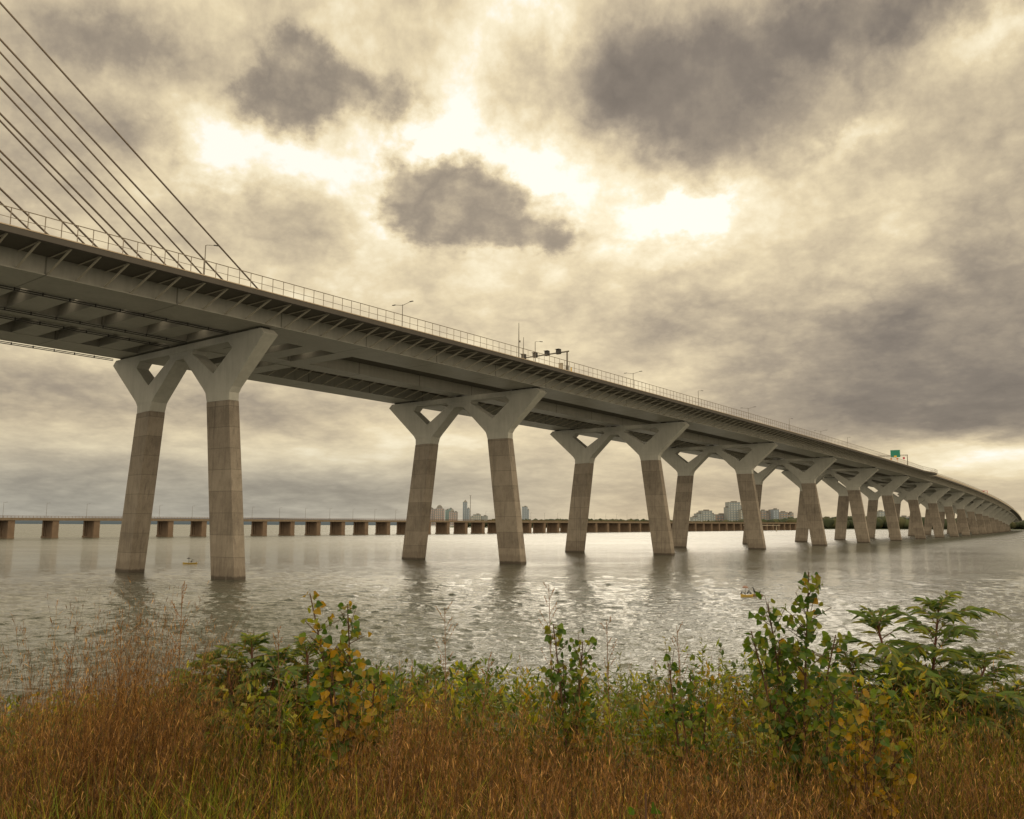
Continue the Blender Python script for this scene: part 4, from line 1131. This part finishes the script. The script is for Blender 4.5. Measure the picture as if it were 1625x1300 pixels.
def weed(base, top, label, name='dry_weed', col=(.20, .105, .05), spread=.10, nb=16):
    base = Vector(base); top = Vector(top); o = tag(empty(name, base), label, 'dry weed'); st = MB(); hd = MB()
    pts = bez(base, top, rv(.05), 9); H = (top - base).length
    ctube(st, pts, [.0045 - .0003 * j for j in range(10)], jit(col, .1), 4)
    for q in range(nb):
        t = .55 + .45 * q / nb; k = min(8, int(t * 9)); p = pts[k].lerp(pts[k + 1], t * 9 - k)
        a = random.uniform(0, 6.28); d = Vector((math.cos(a) * .6, math.sin(a) * .6, 1)).normalized(); L = spread * (1.3 - t) * 2.2 * random.uniform(.6, 1.2)
        e = p + d * L; ctube(st, [p, (p + e) / 2 + rv(.008), e], [.0018, .0014, .001], jit(col), 3)
        for f in (.5, .7, .85, 1.):
            leafface(hd, p.lerp(e, f), d + rv(.6), Vector((0, -1, .3)), .016, .006, jit((.24, .13, .07)), 'lance')
    st.build('stem', M_STEM, o); hd.build('foliage', M_LEAF, o); return o  # this foliage part is the weed's dry seed heads
def G(x, y): return (x, y, float(ground(x, y)))
cottonwood(G(1.80, 5.5), [(1.88, 5.45, 9.70), (1.63, 5.5, 9.50), (1.49, 5.4, 9.34), (2.07, 5.55, 9.30), (1.72, 5.6, 9.25), (1.98, 5.35, 9.05), (1.62, 5.4, 8.95)], 'tall cottonwood sapling with broad green leaves left of the right-hand sumac', dens=66)
cottonwood(G(-.95, 5.5), [(-1.28, 5.5, 9.55), (-1.03, 5.45, 9.49), (-1.12, 5.4, 9.15), (-.85, 5.55, 9.1), (-.98, 5.3, 8.95), (-1.2, 5.6, 8.95)], 'half yellow cottonwood sapling beside the left-hand sumac bushes', yellow=.6, dens=66)
cottonwood(G(.42, 6.0), [(.29, 6.0, 9.31), (.49, 5.95, 9.2), (.36, 6.05, 9.05), (.46, 6.0, 8.9)], 'small forked green sapling in the middle of the bank', leaf=.046, yellow=.06, dens=44)
cottonwood(G(1.22, 6.0), [(1.08, 6.0, 9.05), (1.22, 5.95, 8.98), (1.34, 6., 8.8), (1.15, 5.9, 8.75)], 'low dark green sapling just left of the tall cottonwood', leaf=.05, yellow=.0, dens=32)
cottonwood(G(1.98, 4.9), [(1.93, 4.9, 9.10), (2.02, 4.9, 8.95), (2.12, 4.85, 8.8), (1.85, 4.95, 8.8)], 'short cottonwood sapling with orange yellow leaves before the right-hand sumac', leaf=.05, yellow=.8, dens=66)
cottonwood(G(.46, 3.0), [(.455, 3.0, 9.1), (.50, 3.0, 9.02)], 'two-leaved pale seedling standing among the nearest dry grass', leaf=.05, yellow=.0, dens=7)
sumac(G(3.22, 7.0), [((2.93, 6.95, 9.20), 17), ((3.45, 7.0, 9.32), 19), ((3.85, 7.1, 8.85), 14), ((3.2, 6.7, 8.75), 12), ((2.75, 7.1, 8.85), 14), ((3.55, 6.8, 8.7), 14), ((3.0, 6.9, 8.6), 12), ((4.0, 7.0, 8.6), 12)], 'large sumac bush with feathery leaves at the right end of the bank', L0=.55)
sumac(G(-2.0, 7.0), [((-2.08, 7.0, 9.0), 18), ((-1.85, 6.9, 8.9), 16), ((-2.2, 6.8, 8.85), 15), ((-2.0, 6.7, 8.6), 12), ((-1.75, 7.1, 8.7), 12)], 'leafy sumac bush left of the half yellow sapling', L0=.46)
sumac(G(-2.42, 7.0), [((-2.45, 7.0, 8.85), 15), ((-2.3, 7.1, 8.7), 12), ((-2.6, 6.9, 8.6), 10)], 'leftmost sumac bush, half behind the tall brown grass', L0=.42)
sumac(G(-1.55, 7.1), [((-1.66, 7.1, 8.95), 16), ((-1.4, 7.2, 8.8), 14), ((-1.5, 6.9, 8.6), 12)], 'sumac bush directly behind the half yellow sapling', L0=.44)
sumac(G(-.72, 8.0), [((-.76, 8., 8.6), 12), ((-.95, 8., 8.45), 9)], 'low sumac with dark fern-like leaves right of the half yellow sapling', L0=.42)
sumac(G(-.3, 8.0), [((-.40, 8., 8.62), 11), ((-.15, 8., 8.42), 9)], 'low sumac with fern-like leaves nearest the small forked sapling', L0=.40)
willow(G(.98, 7.4), [(.92, 7.4, 8.9), (1.02, 7.4, 8.82), (.8, 7.4, 8.6), (1.12, 7.5, 8.6)], 'light green willow shoots right of the small forked sapling')
willow(G(1.32, 7.3), [(1.29, 7.3, 9.06), (1.2, 7.3, 8.88), (1.4, 7.35, 8.7)], 'yellow spiky willow shoots left of the low dark green sapling', ((.30, .26, .03), (.22, .21, .03)), .042)
willow(G(1.72, 7.4), [(1.62, 7.4, 9.03), (1.78, 7.4, 9.0), (1.88, 7.4, 8.8), (1.5, 7.4, 8.72), (1.7, 7.3, 8.7)], 'pale green willow shoots behind the tall cottonwood sapling')
willow(G(.12, 7.4), [(.05, 7.4, 8.87), (.2, 7.4, 8.72), (-.05, 7.45, 8.7)], 'pale green willow shoots left of the small forked sapling')
willow(G(-3.4, 6.8), [(-3.5, 6.8, 8.75), (-3.3, 6.8, 8.7), (-3.2, 6.9, 8.6)], 'green willow shoots at the far left edge of the bank')
willow(G(4.3, 7.0), [(4.22, 7., 8.72), (4.4, 7., 8.85), (4.1, 7., 8.5)], 'dark green shoots at the right edge beyond the sumac', ((.06, .09, .025), (.04, .07, .02)))
for (b, t, l) in (((.33, 6.0), (.26, 6.0, 9.58), 'tall red-brown dry weed left of the small forked sapling'), ((.70, 6.0), (.66, 6.0, 9.34), 'branching dry weed right of the small forked sapling'), ((1.24, 6.2), (1.18, 6.2, 9.28), 'dry weed above the low dark green sapling'),
                  ((-.42, 6.), (-.46, 6., 9.42), 'lone thin dry weed right of the half yellow sapling'), ((-1.42, 5.6), (-1.5, 5.6, 9.3), 'thin dry weed above the sumac left of the half yellow sapling'), ((-2.0, 5.2), (-1.98, 5.2, 9.62), 'tallest dry weed rising from the high brown grass'), ((-2.75, 5.6), (-2.82, 5.6, 9.2), 'dry weed standing at the left edge'),
                  ((-2.4, 5.4), (-2.42, 5.4, 9.35), 'dry weed left of the high brown grass'), ((-.2, 5.2), (-.13, 5.2, 9.2), 'thin dry weed before the low sumac'), ((3.95, 6.4), (3.98, 6.4, 9.2), 'dark dry weed standing against the right-hand sumac'),
                  ((4.1, 6.3), (4.2, 6.3, 8.75), 'pinkish plumed weed right of the right-hand sumac'), ((.1, 3.6), (.08, 3.6, 9.0), 'nearest dark dry weed in the middle'), ((.95, 3.4), (.93, 3.4, 8.95), 'near dark dry weed below the low dark green sapling'), ((-.62, 4.2), (-.55, 4.2, 9.1), 'dark upright weed below the low fern-leaved sumac')):
    weed(G(*b), t, l, spread=.13 if t[2] > 9.25 else .09)
